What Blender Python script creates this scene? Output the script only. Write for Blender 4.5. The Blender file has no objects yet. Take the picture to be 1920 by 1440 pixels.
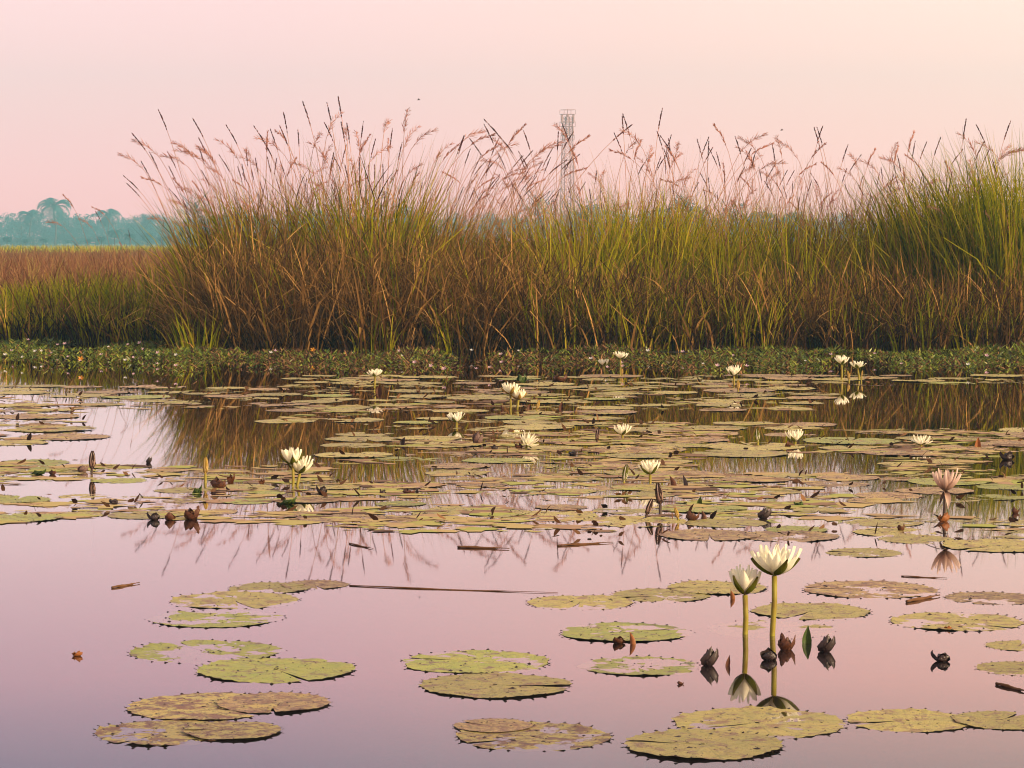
import bpy, bmesh, math, random
import numpy as np
from mathutils import Vector, Matrix, noise
rnd = random.Random(11)
rng = np.random.default_rng(11)
R = math.radians
S = bpy.context.scene
COL = S.collection
# ------------------------------------------------------------------ camera
F = 5000.0          # focal length in pixels of the 1920 wide photograph
H = 0.72             # height of the lens above the water
PITCH = math.atan(265 / F)
cam = bpy.data.objects.new('camera', bpy.data.cameras.new('camera'))
COL.objects.link(cam)
cam.data.sensor_width = 36.0
cam.data.lens = 36.0 * F / 1920
cam.data.clip_start = 0.05
cam.data.clip_end = 6000
cam.location = (0, 0, H)
cam.rotation_euler = (R(90) - PITCH, 0, 0)
S.camera = cam
# ------------------------------------------------------------------ world, sun, exposure
SUN_EL, SUN_AZ = 17.0, 124.0      # degrees; azimuth clockwise from the view direction
w = bpy.data.worlds.new('World'); S.world = w; w.use_nodes = True
nt = w.node_tree; N = nt.nodes; L = nt.links
bg = N['Background']
tc = N.new('ShaderNodeTexCoord'); sep = N.new('ShaderNodeSeparateXYZ')
L.new(tc.outputs['Generated'], sep.inputs[0])
ramp = N.new('ShaderNodeValToRGB')
mr = N.new('ShaderNodeMapRange'); mr.inputs['From Min'].default_value = 0.0; mr.inputs['From Max'].default_value = 1.0
L.new(sep.outputs['Z'], mr.inputs['Value']); L.new(mr.outputs[0], ramp.inputs[0])
els = [(0.0, (1.52, 0.485, 0.44)), (0.024, (1.56, 0.56, 0.515)), (0.056, (1.48, 0.645, 0.585)), (0.092, (1.32, 0.72, 0.665)), (0.12, (1.25, 0.62, 0.585)),
       (0.16, (1.19, 0.55, 0.54)), (0.20, (0.64, 0.41, 0.465)), (0.28, (0.60, 0.45, 0.48)), (0.6, (0.95, 0.74, 0.60)), (1.0, (1.05, 0.82, 0.66))]
while len(ramp.color_ramp.elements) < len(els): ramp.color_ramp.elements.new(0.5)
for e, (p, c) in zip(ramp.color_ramp.elements, els): e.position = p; e.color = (*c, 1)
rx = N.new('ShaderNodeValToRGB')
mx = N.new('ShaderNodeMapRange'); mx.inputs['From Min'].default_value = -0.24; mx.inputs['From Max'].default_value = 0.24
L.new(sep.outputs['X'], mx.inputs['Value']); L.new(mx.outputs[0], rx.inputs[0])
xs = [(0.0, (0.96, 0.97, 1.06)), (0.3, (0.97, 0.95, 1.02)), (0.6, (1.01, 1.03, 0.97)), (1.0, (1.07, 1.22, 1.04))]
while len(rx.color_ramp.elements) < len(xs): rx.color_ramp.elements.new(0.5)
for e, (p, c) in zip(rx.color_ramp.elements, xs): e.position = p; e.color = (*c, 1)
mul = N.new('ShaderNodeMix'); mul.data_type = 'RGBA'; mul.blend_type = 'MULTIPLY'; mul.inputs[0].default_value = 1
L.new(ramp.outputs[0], mul.inputs[6]); L.new(rx.outputs[0], mul.inputs[7])
ry = N.new('ShaderNodeValToRGB'); L.new(mx.outputs[0], ry.inputs[0])
ys = [(0.0, (0.70, 0.80, 0.95)), (0.35, (0.88, 0.92, 1.0)), (0.55, (1.0, 1.0, 1.0)), (0.8, (1.05, 0.96, 0.90)), (1.0, (1.06, 0.96, 0.88))]
while len(ry.color_ramp.elements) < len(ys): ry.color_ramp.elements.new(0.5)
for e, (p, c) in zip(ry.color_ramp.elements, ys): e.position = p; e.color = (*c, 1)
mz = N.new('ShaderNodeMapRange'); mz.inputs['From Min'].default_value = 0.09; mz.inputs['From Max'].default_value = 0.18; L.new(sep.outputs['Z'], mz.inputs['Value'])
mu2 = N.new('ShaderNodeMix'); mu2.data_type = 'RGBA'; mu2.blend_type = 'MULTIPLY'; L.new(mz.outputs[0], mu2.inputs[0]); L.new(mul.outputs[2], mu2.inputs[6]); L.new(ry.outputs[0], mu2.inputs[7])
sky = N.new('ShaderNodeTexSky'); sky.sky_type = 'NISHITA'; sky.sun_disc = False
sky.sun_elevation = R(SUN_EL); sky.sun_rotation = R(SUN_AZ); sky.dust_density = 4
sk = N.new('ShaderNodeMix'); sk.data_type = 'RGBA'; sk.blend_type = 'ADD'; sk.inputs[0].default_value = 0.004
L.new(mu2.outputs[2], sk.inputs[6]); L.new(sky.outputs[0], sk.inputs[7])
L.new(sk.outputs[2], bg.inputs['Color']); bg.inputs['Strength'].default_value = 0.74
sun = bpy.data.objects.new('sun', bpy.data.lights.new('sun', 'SUN')); COL.objects.link(sun)
sun.data.energy = 4.0; sun.data.angle = R(5.0); sun.data.color = (1.0, 0.74, 0.46)
sv = Vector((math.cos(R(SUN_EL)) * math.sin(R(SUN_AZ)), math.cos(R(SUN_EL)) * math.cos(R(SUN_AZ)), math.sin(R(SUN_EL))))
sun.rotation_euler = sv.to_track_quat('Z', 'Y').to_euler()
S.view_settings.view_transform = 'Standard'; S.view_settings.look = 'None'
S.view_settings.exposure = 0.72; S.view_settings.gamma = 1.0
S.cycles.use_denoising = True; S.cycles.denoising_prefilter = 'ACCURATE'; S.cycles.filter_width = 1.1
S.cycles.max_bounces = 8; S.cycles.transparent_max_bounces = 16; S.cycles.volume_bounces = 1
S.cycles.caustics_reflective = False; S.cycles.caustics_refractive = False
# ------------------------------------------------------------------ pixels to places
cp, sp_ = math.cos(PITCH), math.sin(PITCH)
def ray(u, v):
    a, b = (u - 960) / F, (720 - v) / F
    return Vector((a, cp + b * sp_, -sp_ + b * cp))
def on_z(u, v, z=0.0):
    d = ray(u, v); t = (z - H) / d.z
    return Vector((d.x * t, d.y * t, z))
def at_y(u, v, y):
    d = ray(u, v); t = y / d.y
    return Vector((d.x * t, y, H + d.z * t))
# ------------------------------------------------------------------ objects
def tag(o, label=None, cat=None, group=None, kind=None):
    if label: o['label'] = label
    if cat: o['category'] = cat
    if group: o['group'] = group
    if kind: o['kind'] = kind
    return o
def empty(name, loc):
    o = bpy.data.objects.new(name, None); COL.objects.link(o); o.location = loc; o.empty_display_size = 0.05
    return o
def link(name, me, parent=None):
    o = bpy.data.objects.new(name, me); COL.objects.link(o)
    if parent: o.parent = parent
    return o
def mesh(name, verts, faces, mats, smooth=True, tint=None, midx=None):
    """verts (n,3), faces list of tuples or (m,4) array, tint per vertex"""
    me = bpy.data.meshes.new(name)
    verts = np.asarray(verts, dtype=np.float32)
    if isinstance(faces, np.ndarray):
        m, k = faces.shape
        me.vertices.add(len(verts)); me.vertices.foreach_set('co', verts.ravel())
        me.loops.add(m * k); me.loops.foreach_set('vertex_index', faces.astype(np.int32).ravel())
        me.polygons.add(m)
        me.polygons.foreach_set('loop_start', np.arange(0, m * k, k, dtype=np.int32))
        me.update(calc_edges=True)
    else:
        me.from_pydata([tuple(v) for v in verts], [], faces); me.update()
    for mt in (mats if isinstance(mats, (list, tuple)) else [mats]): me.materials.append(mt)
    n = len(me.polygons)
    me.polygons.foreach_set('use_smooth', np.full(n, smooth, dtype=bool))
    if midx is not None: me.polygons.foreach_set('material_index', np.asarray(midx, dtype=np.int32))
    if tint is not None:
        a = me.attributes.new('tint', 'FLOAT', 'POINT'); a.data.foreach_set('value', np.asarray(tint, dtype=np.float32))
    me.update()
    return me
# ------------------------------------------------------------------ materials
def newmat(name):
    m = bpy.data.materials.new(name); m.use_nodes = True
    nt = m.node_tree
    return m, nt, nt.nodes, nt.links, nt.nodes['Principled BSDF'], nt.nodes['Material Output']
def setramp(node, els):
    cr = node.color_ramp
    while len(cr.elements) < len(els): cr.elements.new(0.5)
    for e, (p, c) in zip(cr.elements, els): e.position = p; e.color = (*c, 1)
def leafmat(name, els, transl=0.3, objvar=0.0, rough=0.6, noise_scale=3.0, gloss=0.0):
    """thin leaf: colour from the per-blade tint, diffuse plus translucent"""
    m, nt, N, L, p, out = newmat(name); N.remove(p)
    at = N.new('ShaderNodeAttribute'); at.attribute_name = 'tint'
    rp = N.new('ShaderNodeValToRGB'); setramp(rp, els); L.new(at.outputs['Fac'], rp.inputs[0])
    d = N.new('ShaderNodeBsdfDiffuse'); t = N.new('ShaderNodeBsdfTranslucent'); mi = N.new('ShaderNodeMixShader')
    mi.inputs[0].default_value = transl
    L.new(rp.outputs[0], d.inputs[0]); L.new(rp.outputs[0], t.inputs[0])
    L.new(d.outputs[0], mi.inputs[1]); L.new(t.outputs[0], mi.inputs[2])
    res = mi
    if gloss:
        g = N.new('ShaderNodeBsdfGlossy'); g.inputs['Roughness'].default_value = rough
        m2 = N.new('ShaderNodeMixShader'); m2.inputs[0].default_value = gloss
        L.new(mi.outputs[0], m2.inputs[1]); L.new(g.outputs[0], m2.inputs[2]); res = m2
    L.new(res.outputs[0], out.inputs[0])
    return m
def simple(name, c, rough=0.6, spec=0.4, var=0.0, scale=20, c2=None, transl=0.0, bump=0.0):
    m, nt, N, L, p, out = newmat(name)
    p.inputs['Roughness'].default_value = rough; p.inputs['Specular IOR Level'].default_value = spec
    tcn = N.new('ShaderNodeTexCoord'); no = N.new('ShaderNodeTexNoise'); no.inputs['Scale'].default_value = scale; no.inputs['Detail'].default_value = 5
    L.new(tcn.outputs['Object'], no.inputs['Vector'])
    rp = N.new('ShaderNodeValToRGB'); c2 = c2 or tuple(x * 0.6 for x in c)
    setramp(rp, [(0.35, c2), (0.65, c)])
    L.new(no.outputs['Fac'], rp.inputs[0]); L.new(rp.outputs[0], p.inputs['Base Color'])
    if bump:
        b = N.new('ShaderNodeBump'); b.inputs['Distance'].default_value = bump; L.new(no.outputs['Fac'], b.inputs['Height']); L.new(b.outputs[0], p.inputs['Normal'])
    if transl:
        t = N.new('ShaderNodeBsdfTranslucent'); L.new(rp.outputs[0], t.inputs[0])
        mi = N.new('ShaderNodeMixShader'); mi.inputs[0].default_value = transl
        L.new(p.outputs[0], mi.inputs[1]); L.new(t.outputs[0], mi.inputs[2]); L.new(mi.outputs[0], out.inputs[0])
    return m
M = {}
M['green_blade'] = leafmat('green_blade', [(0.0, (0.035, 0.060, 0.002)), (0.4, (0.17, 0.20, 0.003)), (0.75, (0.36, 0.35, 0.005)), (1.0, (0.52, 0.40, 0.03))], 0.5)
M['lime_blade'] = leafmat('lime_blade', [(0.0, (0.10, 0.14, 0.004)), (0.5, (0.38, 0.38, 0.008)), (0.85, (0.56, 0.50, 0.015)), (1.0, (0.62, 0.42, 0.07))], 0.5)
M['dead_blade'] = leafmat('dead_blade', [(0.0, (0.05, 0.026, 0.014)), (0.45, (0.165, 0.09, 0.026)), (0.8, (0.32, 0.17, 0.048)), (1.0, (0.58, 0.33, 0.10))], 0.25)
M['rotten_blade'] = leafmat('rotten_blade', [(0.0, (0.012, 0.008, 0.010)), (0.7, (0.035, 0.020, 0.018)), (1.0, (0.09, 0.045, 0.03))], 0.1)
M['field_blade'] = leafmat('field_blade', [(0.0, (0.14, 0.06, 0.035)), (0.5, (0.22, 0.10, 0.05)), (0.85, (0.30, 0.16, 0.07)), (1.0, (0.26, 0.22, 0.05))], 0.25)
M['stalk'] = leafmat('stalk', [(0.0, (0.16, 0.14, 0.03)), (0.4, (0.38, 0.21, 0.08)), (1.0, (0.48, 0.22, 0.13))], 0.1)
M['plume_dark'] = leafmat('plume_dark', [(0.0, (0.06, 0.02, 0.03)), (1.0, (0.14, 0.05, 0.05))], 0.3)
M['plume_pink'] = leafmat('plume_pink', [(0.0, (0.36, 0.15, 0.11)), (1.0, (0.62, 0.32, 0.24))], 0.4)
M['cover_green'] = leafmat('cover_green', [(0.0, (0.02, 0.045, 0.005)), (0.5, (0.11, 0.17, 0.010)), (1.0, (0.32, 0.34, 0.03))], 0.3, gloss=0.04, rough=0.4)
M['cover_brown'] = leafmat('cover_brown', [(0.0, (0.02, 0.012, 0.012)), (0.5, (0.08, 0.04, 0.025)), (1.0, (0.32, 0.17, 0.08))], 0.2)
M['haze_tinted_leaf'] = leafmat('haze_tinted_leaf', [(0.0, (0.012, 0.08, 0.10)), (0.6, (0.02, 0.13, 0.15)), (1.0, (0.04, 0.17, 0.17))], 0.2)  # far tree leaves: distance haze painted into the colour as a teal cast
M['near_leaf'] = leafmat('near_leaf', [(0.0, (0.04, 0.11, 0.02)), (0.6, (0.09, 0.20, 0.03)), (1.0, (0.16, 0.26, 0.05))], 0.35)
M['bark'] = simple('bark', (0.09, 0.07, 0.055), 0.9, 0.1)
M['blossom_pink'] = simple('blossom_pink', (0.75, 0.50, 0.58), 0.6, 0.2, transl=0.3)
M['blossom_white'] = simple('blossom_white', (0.8, 0.78, 0.75), 0.6, 0.2, transl=0.3)
M['blossom_orange'] = simple('blossom_orange', (0.75, 0.33, 0.03), 0.6, 0.2, transl=0.3)
M['galvanised'] = simple('galvanised', (0.50, 0.22, 0.22), 0.6, 0.3)
M['antenna'] = simple('antenna', (0.50, 0.26, 0.26), 0.5, 0.3)
M['dead_leaf'] = simple('dead_leaf', (0.17, 0.06, 0.025), 0.55, 0.3, scale=30, c2=(0.018, 0.010, 0.010), transl=0.1)
M['black_leaf'] = simple('black_leaf', (0.050, 0.028, 0.024), 0.45, 0.4, scale=30, c2=(0.010, 0.008, 0.010))
M['orange_leaf'] = simple('orange_leaf', (0.42, 0.16, 0.04), 0.5, 0.3, scale=30, c2=(0.14, 0.045, 0.02), transl=0.2)
M['grey_leaf'] = simple('grey_leaf', (0.22, 0.14, 0.12), 0.6, 0.3, scale=30, c2=(0.06, 0.03, 0.03), transl=0.1)
M['curl_green'] = simple('curl_green', (0.08, 0.13, 0.02), 0.5, 0.3, scale=25, c2=(0.03, 0.05, 0.012), transl=0.2)
M['twig'] = simple('twig', (0.16, 0.085, 0.045), 0.9, 0.03, scale=40, c2=(0.10, 0.05, 0.025))
M['insect'] = simple('insect', (0.05, 0.03, 0.03), 0.5)
# ground: dark wet mud below, field soil above
def mat_ground():
    m, nt, N, L, p, out = newmat('ground_soil')
    g = N.new('ShaderNodeNewGeometry'); s = N.new('ShaderNodeSeparateXYZ'); L.new(g.outputs['Position'], s.inputs[0])
    no = N.new('ShaderNodeTexNoise'); no.inputs['Scale'].default_value = 1.5; no.inputs['Detail'].default_value = 8; L.new(g.outputs['Position'], no.inputs['Vector'])
    mud = N.new('ShaderNodeValToRGB'); setramp(mud, [(0.3, (0.010, 0.007, 0.006)), (0.7, (0.025, 0.018, 0.012))]); L.new(no.outputs['Fac'], mud.inputs[0])
    fld = N.new('ShaderNodeValToRGB'); setramp(fld, [(0.3, (0.10, 0.10, 0.02)), (0.7, (0.17, 0.15, 0.03))]); L.new(no.outputs['Fac'], fld.inputs[0])
    r = N.new('ShaderNodeMapRange'); r.inputs['From Min'].default_value = 40; r.inputs['From Max'].default_value = 60; L.new(s.outputs['Y'], r.inputs[0])
    mi = N.new('ShaderNodeMix'); mi.data_type = 'RGBA'; L.new(r.outputs[0], mi.inputs[0]); L.new(mud.outputs[0], mi.inputs[6]); L.new(fld.outputs[0], mi.inputs[7])
    L.new(mi.outputs[2], p.inputs['Base Color']); p.inputs['Roughness'].default_value = 0.85
    b = N.new('ShaderNodeBump'); b.inputs['Distance'].default_value = 0.05; L.new(no.outputs['Fac'], b.inputs['Height']); L.new(b.outputs[0], p.inputs['Normal'])
    return m
def mat_water():
    m, nt, N, L, p, out = newmat('pond_water'); N.remove(p)
    g = N.new('ShaderNodeNewGeometry')
    mp = N.new('ShaderNodeMapping'); mp.inputs['Scale'].default_value = (1.0, 0.6, 1); L.new(g.outputs['Position'], mp.inputs[0])
    n1 = N.new('ShaderNodeTexNoise'); n1.inputs['Scale'].default_value = 7; n1.inputs['Detail'].default_value = 2; L.new(mp.outputs[0], n1.inputs['Vector'])
    b = N.new('ShaderNodeBump'); b.inputs['Distance'].default_value = WATER_RIPPLE; b.inputs['Strength'].default_value = 1; L.new(n1.outputs['Fac'], b.inputs['Height'])
    fr = N.new('ShaderNodeFresnel'); fr.inputs['IOR'].default_value = 1.5; L.new(b.outputs[0], fr.inputs['Normal'])
    gl = N.new('ShaderNodeBsdfGlossy'); gl.inputs['Roughness'].default_value = 0.022; gl.inputs['Color'].default_value = (0.97, 0.95, 0.97, 1); L.new(b.outputs[0], gl.inputs['Normal'])
    n2 = N.new('ShaderNodeTexNoise'); n2.inputs['Scale'].default_value = 0.7; n2.inputs['Detail'].default_value = 4; L.new(g.outputs['Position'], n2.inputs['Vector'])
    rp = N.new('ShaderNodeValToRGB'); setramp(rp, [(0.3, (0.045, 0.038, 0.05)), (0.7, (0.06, 0.048, 0.055))]); L.new(n2.outputs['Fac'], rp.inputs[0])
    d = N.new('ShaderNodeBsdfDiffuse'); L.new(rp.outputs[0], d.inputs[0])
    t = N.new('ShaderNodeBsdfTransparent'); t.inputs[0].default_value = (0.97, 0.92, 0.88, 1)
    mi = N.new('ShaderNodeMixShader'); mi.inputs[0].default_value = 0.85
    L.new(d.outputs[0], mi.inputs[1]); L.new(t.outputs[0], mi.inputs[2])
    fk = N.new('ShaderNodeMath'); fk.operation = 'MULTIPLY'; fk.use_clamp = True; fk.inputs[1].default_value = 1.38; L.new(fr.outputs[0], fk.inputs[0])
    m2 = N.new('ShaderNodeMixShader'); L.new(fk.outputs[0], m2.inputs[0]); L.new(mi.outputs[0], m2.inputs[1]); L.new(gl.outputs[0], m2.inputs[2])
    L.new(m2.outputs[0], out.inputs[0])
    return m
WATER_RIPPLE = 0.00007
def mat_pad(name, base, base2, stain, stain_lo, stain_hi, speck):
    m, nt, N, L, p, out = newmat(name)
    tcn = N.new('ShaderNodeTexCoord'); oi = N.new('ShaderNodeObjectInfo')
    add = N.new('ShaderNodeVectorMath'); add.operation = 'ADD'; L.new(tcn.outputs['Object'], add.inputs[0])
    cmb = N.new('ShaderNodeCombineXYZ'); k = N.new('ShaderNodeMath'); k.operation = 'MULTIPLY'; k.inputs[1].default_value = 37; L.new(oi.outputs['Random'], k.inputs[0])
    L.new(k.outputs[0], cmb.inputs[0]); L.new(k.outputs[0], cmb.inputs[1]); L.new(cmb.outputs[0], add.inputs[1])
    def noi(scale, detail=6, rough=0.6):
        n = N.new('ShaderNodeTexNoise'); n.inputs['Scale'].default_value = scale; n.inputs['Detail'].default_value = detail; n.inputs['Roughness'].default_value = rough
        L.new(add.outputs[0], n.inputs['Vector']); return n
    n1, n2, n3 = noi(2.6, 8, .7), noi(3.2, 9, 0.78), noi(8, 7, 0.78)
    r1 = N.new('ShaderNodeValToRGB'); setramp(r1, [(0.35, base2), (0.65, base)]); L.new(n1.outputs['Fac'], r1.inputs[0])
    # radial veins, part of the leaf
    sx = N.new('ShaderNodeSeparateXYZ'); L.new(tcn.outputs['Object'], sx.inputs[0])
    an = N.new('ShaderNodeMath'); an.operation = 'ARCTAN2'; L.new(sx.outputs['Y'], an.inputs[0]); L.new(sx.outputs['X'], an.inputs[1])
    sc = N.new('ShaderNodeMath'); sc.operation = 'MULTIPLY'; sc.inputs[1].default_value = 16; L.new(an.outputs[0], sc.inputs[0])
    cs = N.new('ShaderNodeMath'); cs.operation = 'COSINE'; L.new(sc.outputs[0], cs.inputs[0])
    vr = N.new('ShaderNodeMapRange'); vr.inputs['From Min'].default_value = 0.86; vr.inputs['From Max'].default_value = 1.0; vr.inputs['To Max'].default_value = 0.45; L.new(cs.outputs[0], vr.inputs[0])
    mv = N.new('ShaderNodeMix'); mv.data_type = 'RGBA'; L.new(vr.outputs[0], mv.inputs[0]); L.new(r1.outputs[0], mv.inputs[6]); mv.inputs[7].default_value = (*[c * 0.62 for c in base2], 1)
    # brown decayed patches
    r2 = N.new('ShaderNodeMapRange'); r2.inputs['From Min'].default_value = stain_lo; r2.inputs['From Max'].default_value = stain_hi; L.new(n2.outputs['Fac'], r2.inputs[0])
    ms = N.new('ShaderNodeMix'); ms.data_type = 'RGBA'; L.new(r2.outputs[0], ms.inputs[0]); L.new(mv.outputs[2], ms.inputs[6]); ms.inputs[7].default_value = (*stain, 1)
    # dark specks of dirt
    r3 = N.new('ShaderNodeMapRange'); r3.inputs['From Min'].default_value = speck; r3.inputs['From Max'].default_value = speck + 0.06; r3.inputs['To Max'].default_value = 0.9; L.new(n3.outputs['Fac'], r3.inputs[0])
    md = N.new('ShaderNodeMix'); md.data_type = 'RGBA'; L.new(r3.outputs[0], md.inputs[0]); L.new(ms.outputs[2], md.inputs[6]); md.inputs[7].default_value = (0.05, 0.035, 0.035, 1)
    hs = N.new('ShaderNodeHueSaturation'); hv = N.new('ShaderNodeMapRange'); hv.inputs['To Min'].default_value = 0.78; hv.inputs['To Max'].default_value = 1.15; L.new(oi.outputs['Random'], hv.inputs[0]); L.new(hv.outputs[0], hs.inputs['Value'])
    L.new(md.outputs[2], hs.inputs['Color'])
    # underside dark purple
    ge = N.new('ShaderNodeNewGeometry'); mu = N.new('ShaderNodeMix'); mu.data_type = 'RGBA'; L.new(ge.outputs['Backfacing'], mu.inputs[0]); L.new(hs.outputs[0], mu.inputs[6]); mu.inputs[7].default_value = (0.035, 0.02, 0.03, 1)
    L.new(mu.outputs[2], p.inputs['Base Color']); p.inputs['Roughness'].default_value = 0.40; p.inputs['Specular IOR Level'].default_value = 0.5
    bm = N.new('ShaderNodeBump'); bm.inputs['Distance'].default_value = 0.02; bm.inputs['Strength'].default_value = 0.8; L.new(n3.outputs['Fac'], bm.inputs['Height']); L.new(bm.outputs[0], p.inputs['Normal'])
    return m
PADM = {
 'pale green': mat_pad('pad_pale', (0.55, 0.43, 0.12), (0.42, 0.37, 0.09), (0.30, 0.17, 0.09), 0.51, 0.58, 0.575),
 'green': mat_pad('pad_green', (0.32, 0.38, 0.05), (0.46, 0.42, 0.08), (0.22, 0.13, 0.08), 0.53, 0.60, 0.575),
 'brown mottled': mat_pad('pad_brown', (0.58, 0.36, 0.18), (0.54, 0.40, 0.12), (0.26, 0.12, 0.07), 0.45, 0.56, 0.55),
 'yellowing': mat_pad('pad_yellow', (0.55, 0.38, 0.10), (0.48, 0.42, 0.12), (0.20, 0.085, 0.05), 0.47, 0.54, 0.56),
}
M['tooth'] = simple('tooth', (0.045, 0.025, 0.035), 0.6, 0.2, scale=8, c2=(0.02, 0.012, 0.02))
def mat_petal(name, c, base, rosy=None):
    m, nt, N, L, p, out = newmat(name); N.remove(p)
    at = N.new('ShaderNodeAttribute'); at.attribute_name = 'tint'
    rp = N.new('ShaderNodeValToRGB'); setramp(rp, [(0.0, base), (0.35, c), (1.0, rosy or c)]); L.new(at.outputs['Fac'], rp.inputs[0])
    d = N.new('ShaderNodeBsdfDiffuse'); t = N.new('ShaderNodeBsdfTranslucent'); mi = N.new('ShaderNodeMixShader'); mi.inputs[0].default_value = 0.45
    L.new(rp.outputs[0], d.inputs[0]); L.new(rp.outputs[0], t.inputs[0]); L.new(d.outputs[0], mi.inputs[1]); L.new(t.outputs[0], mi.inputs[2]); L.new(mi.outputs[0], out.inputs[0])
    return m
M['petal'] = mat_petal('petal', (0.95, 0.92, 0.76), (0.88, 0.84, 0.42))
M['petal_gold'] = mat_petal('petal_gold', (0.85, 0.66, 0.30), (0.75, 0.55, 0.15))
M['petal_old'] = mat_petal('petal_old', (0.55, 0.36, 0.28), (0.10, 0.05, 0.04), (0.86, 0.70, 0.62))
M['stamen'] = simple('stamen', (0.80, 0.55, 0.08), 0.6)
M['sepal'] = mat_petal('sepal', (0.15, 0.18, 0.012), (0.24, 0.22, 0.02), (0.10, 0.08, 0.02))
M['sepal_old'] = mat_petal('sepal_old', (0.06, 0.035, 0.03), (0.08, 0.05, 0.03))
M['sepal_gold'] = mat_petal('sepal_gold', (0.45, 0.30, 0.06), (0.35, 0.22, 0.04))
M['stem'] = simple('stem', (0.30, 0.28, 0.025), 0.5, 0.3, scale=25, c2=(0.20, 0.14, 0.02))
M['stem_dark'] = simple('stem_dark', (0.07, 0.04, 0.025), 0.5, 0.4, scale=25)
# ------------------------------------------------------------------ setting: ground and water
def ground_z(x, y):
    edge = 17.1 + (1.2 if x < -2 else 1.2 * max(0, min(1, (-x) / 2))) + 0.15 * math.sin(x * 1.7)
    t = y - edge
    if t < -4: return -0.35
    if t < 0: return -0.02 - 0.33 * (t / -4) ** 1.2
    return min(0.2, -0.02 + t * 0.045) + (0.012 * math.sin(x * 2.1 + y) if t < 12 else 0)
def build_ground():
    xs = [-3000, -900, -300, -120, -60, -30, -20, -15] + list(np.arange(-12, 12.1, 0.4)) + [15, 20, 30, 60, 120, 300, 900, 3000]
    ys = [-60, -20, -5, 5] + list(np.arange(10, 24, 0.4)) + [26, 30, 40, 60, 100, 200, 400, 800, 1600, 4000]
    v = [(x, y, ground_z(x, y)) for y in ys for x in xs]; nx = len(xs)
    f = [(j * nx + i, j * nx + i + 1, (j + 1) * nx + i + 1, (j + 1) * nx + i) for j in range(len(ys) - 1) for i in range(nx - 1)]
    tag(link('ground', mesh('ground', v, f, mat_ground())), 'dark muddy bank and flat field beyond the pond', kind='structure')
build_ground()
tag(link('pond_water', mesh('pond_water', [(-70, -20, 0), (70, -20, 0), (70, 22, 0), (-70, 22, 0)], [(0, 1, 2, 3)], mat_water())),
    'still pink and lavender pond water', kind='structure')
# ------------------------------------------------------------------ blades of grass
def ribbons(base, length, az, th0, th1, width, tint, seg=4, twist=None, power=1.4):
    """curved tapering ribbons; th = lean from vertical at root / tip"""
    base = np.asarray(base, dtype=float); n = len(base)
    az = np.broadcast_to(az, (n,)).astype(float); length = np.broadcast_to(length, (n,)).astype(float)
    th0 = np.broadcast_to(th0, (n,)); th1 = np.broadcast_to(th1, (n,)); width = np.broadcast_to(width, (n,)); tint = np.broadcast_to(tint, (n,))
    t = np.linspace(0, 1, seg + 1)
    th = th0[:, None] + (th1 - th0)[:, None] * t[None, :] ** power
    tm = (th[:, 1:] + th[:, :-1]) / 2
    dl = (length / seg)[:, None]
    rr = np.concatenate([np.zeros((n, 1)), np.cumsum(np.sin(tm) * dl, 1)], 1)
    zz = np.concatenate([np.zeros((n, 1)), np.cumsum(np.cos(tm) * dl, 1)], 1)
    P = np.stack([base[:, 0:1] + rr * np.cos(az)[:, None], base[:, 1:2] + rr * np.sin(az)[:, None], base[:, 2:3] + zz], -1)
    wa = rng.uniform(0, math.pi, n) if twist is None else np.broadcast_to(twist, (n,))
    wd = np.stack([np.cos(wa), np.sin(wa), np.zeros(n)], -1)
    prof = np.minimum(1.0, 0.65 + t * 1.2) * (1 - t ** 2.5) + 0.06
    hw = (width[:, None] * prof[None, :] / 2)[..., None] * wd[:, None, :]
    V = np.stack([P - hw, P + hw], 2).reshape(-1, 3)
    k = (seg + 1) * 2
    q = np.array([[2 * s, 2 * s + 1, 2 * s + 3, 2 * s + 2] for s in range(seg)])
    Fc = (np.arange(n)[:, None, None] * k + q[None]).reshape(-1, 4)
    return V, Fc, np.repeat(tint, k)
def join(parts):
    V, Fc, T = [], [], []; o = 0
    for v, f, t in parts:
        V.append(v); Fc.append(f + o); T.append(t); o += len(v)
    return np.concatenate(V), np.concatenate(Fc), np.concatenate(T)
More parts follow.
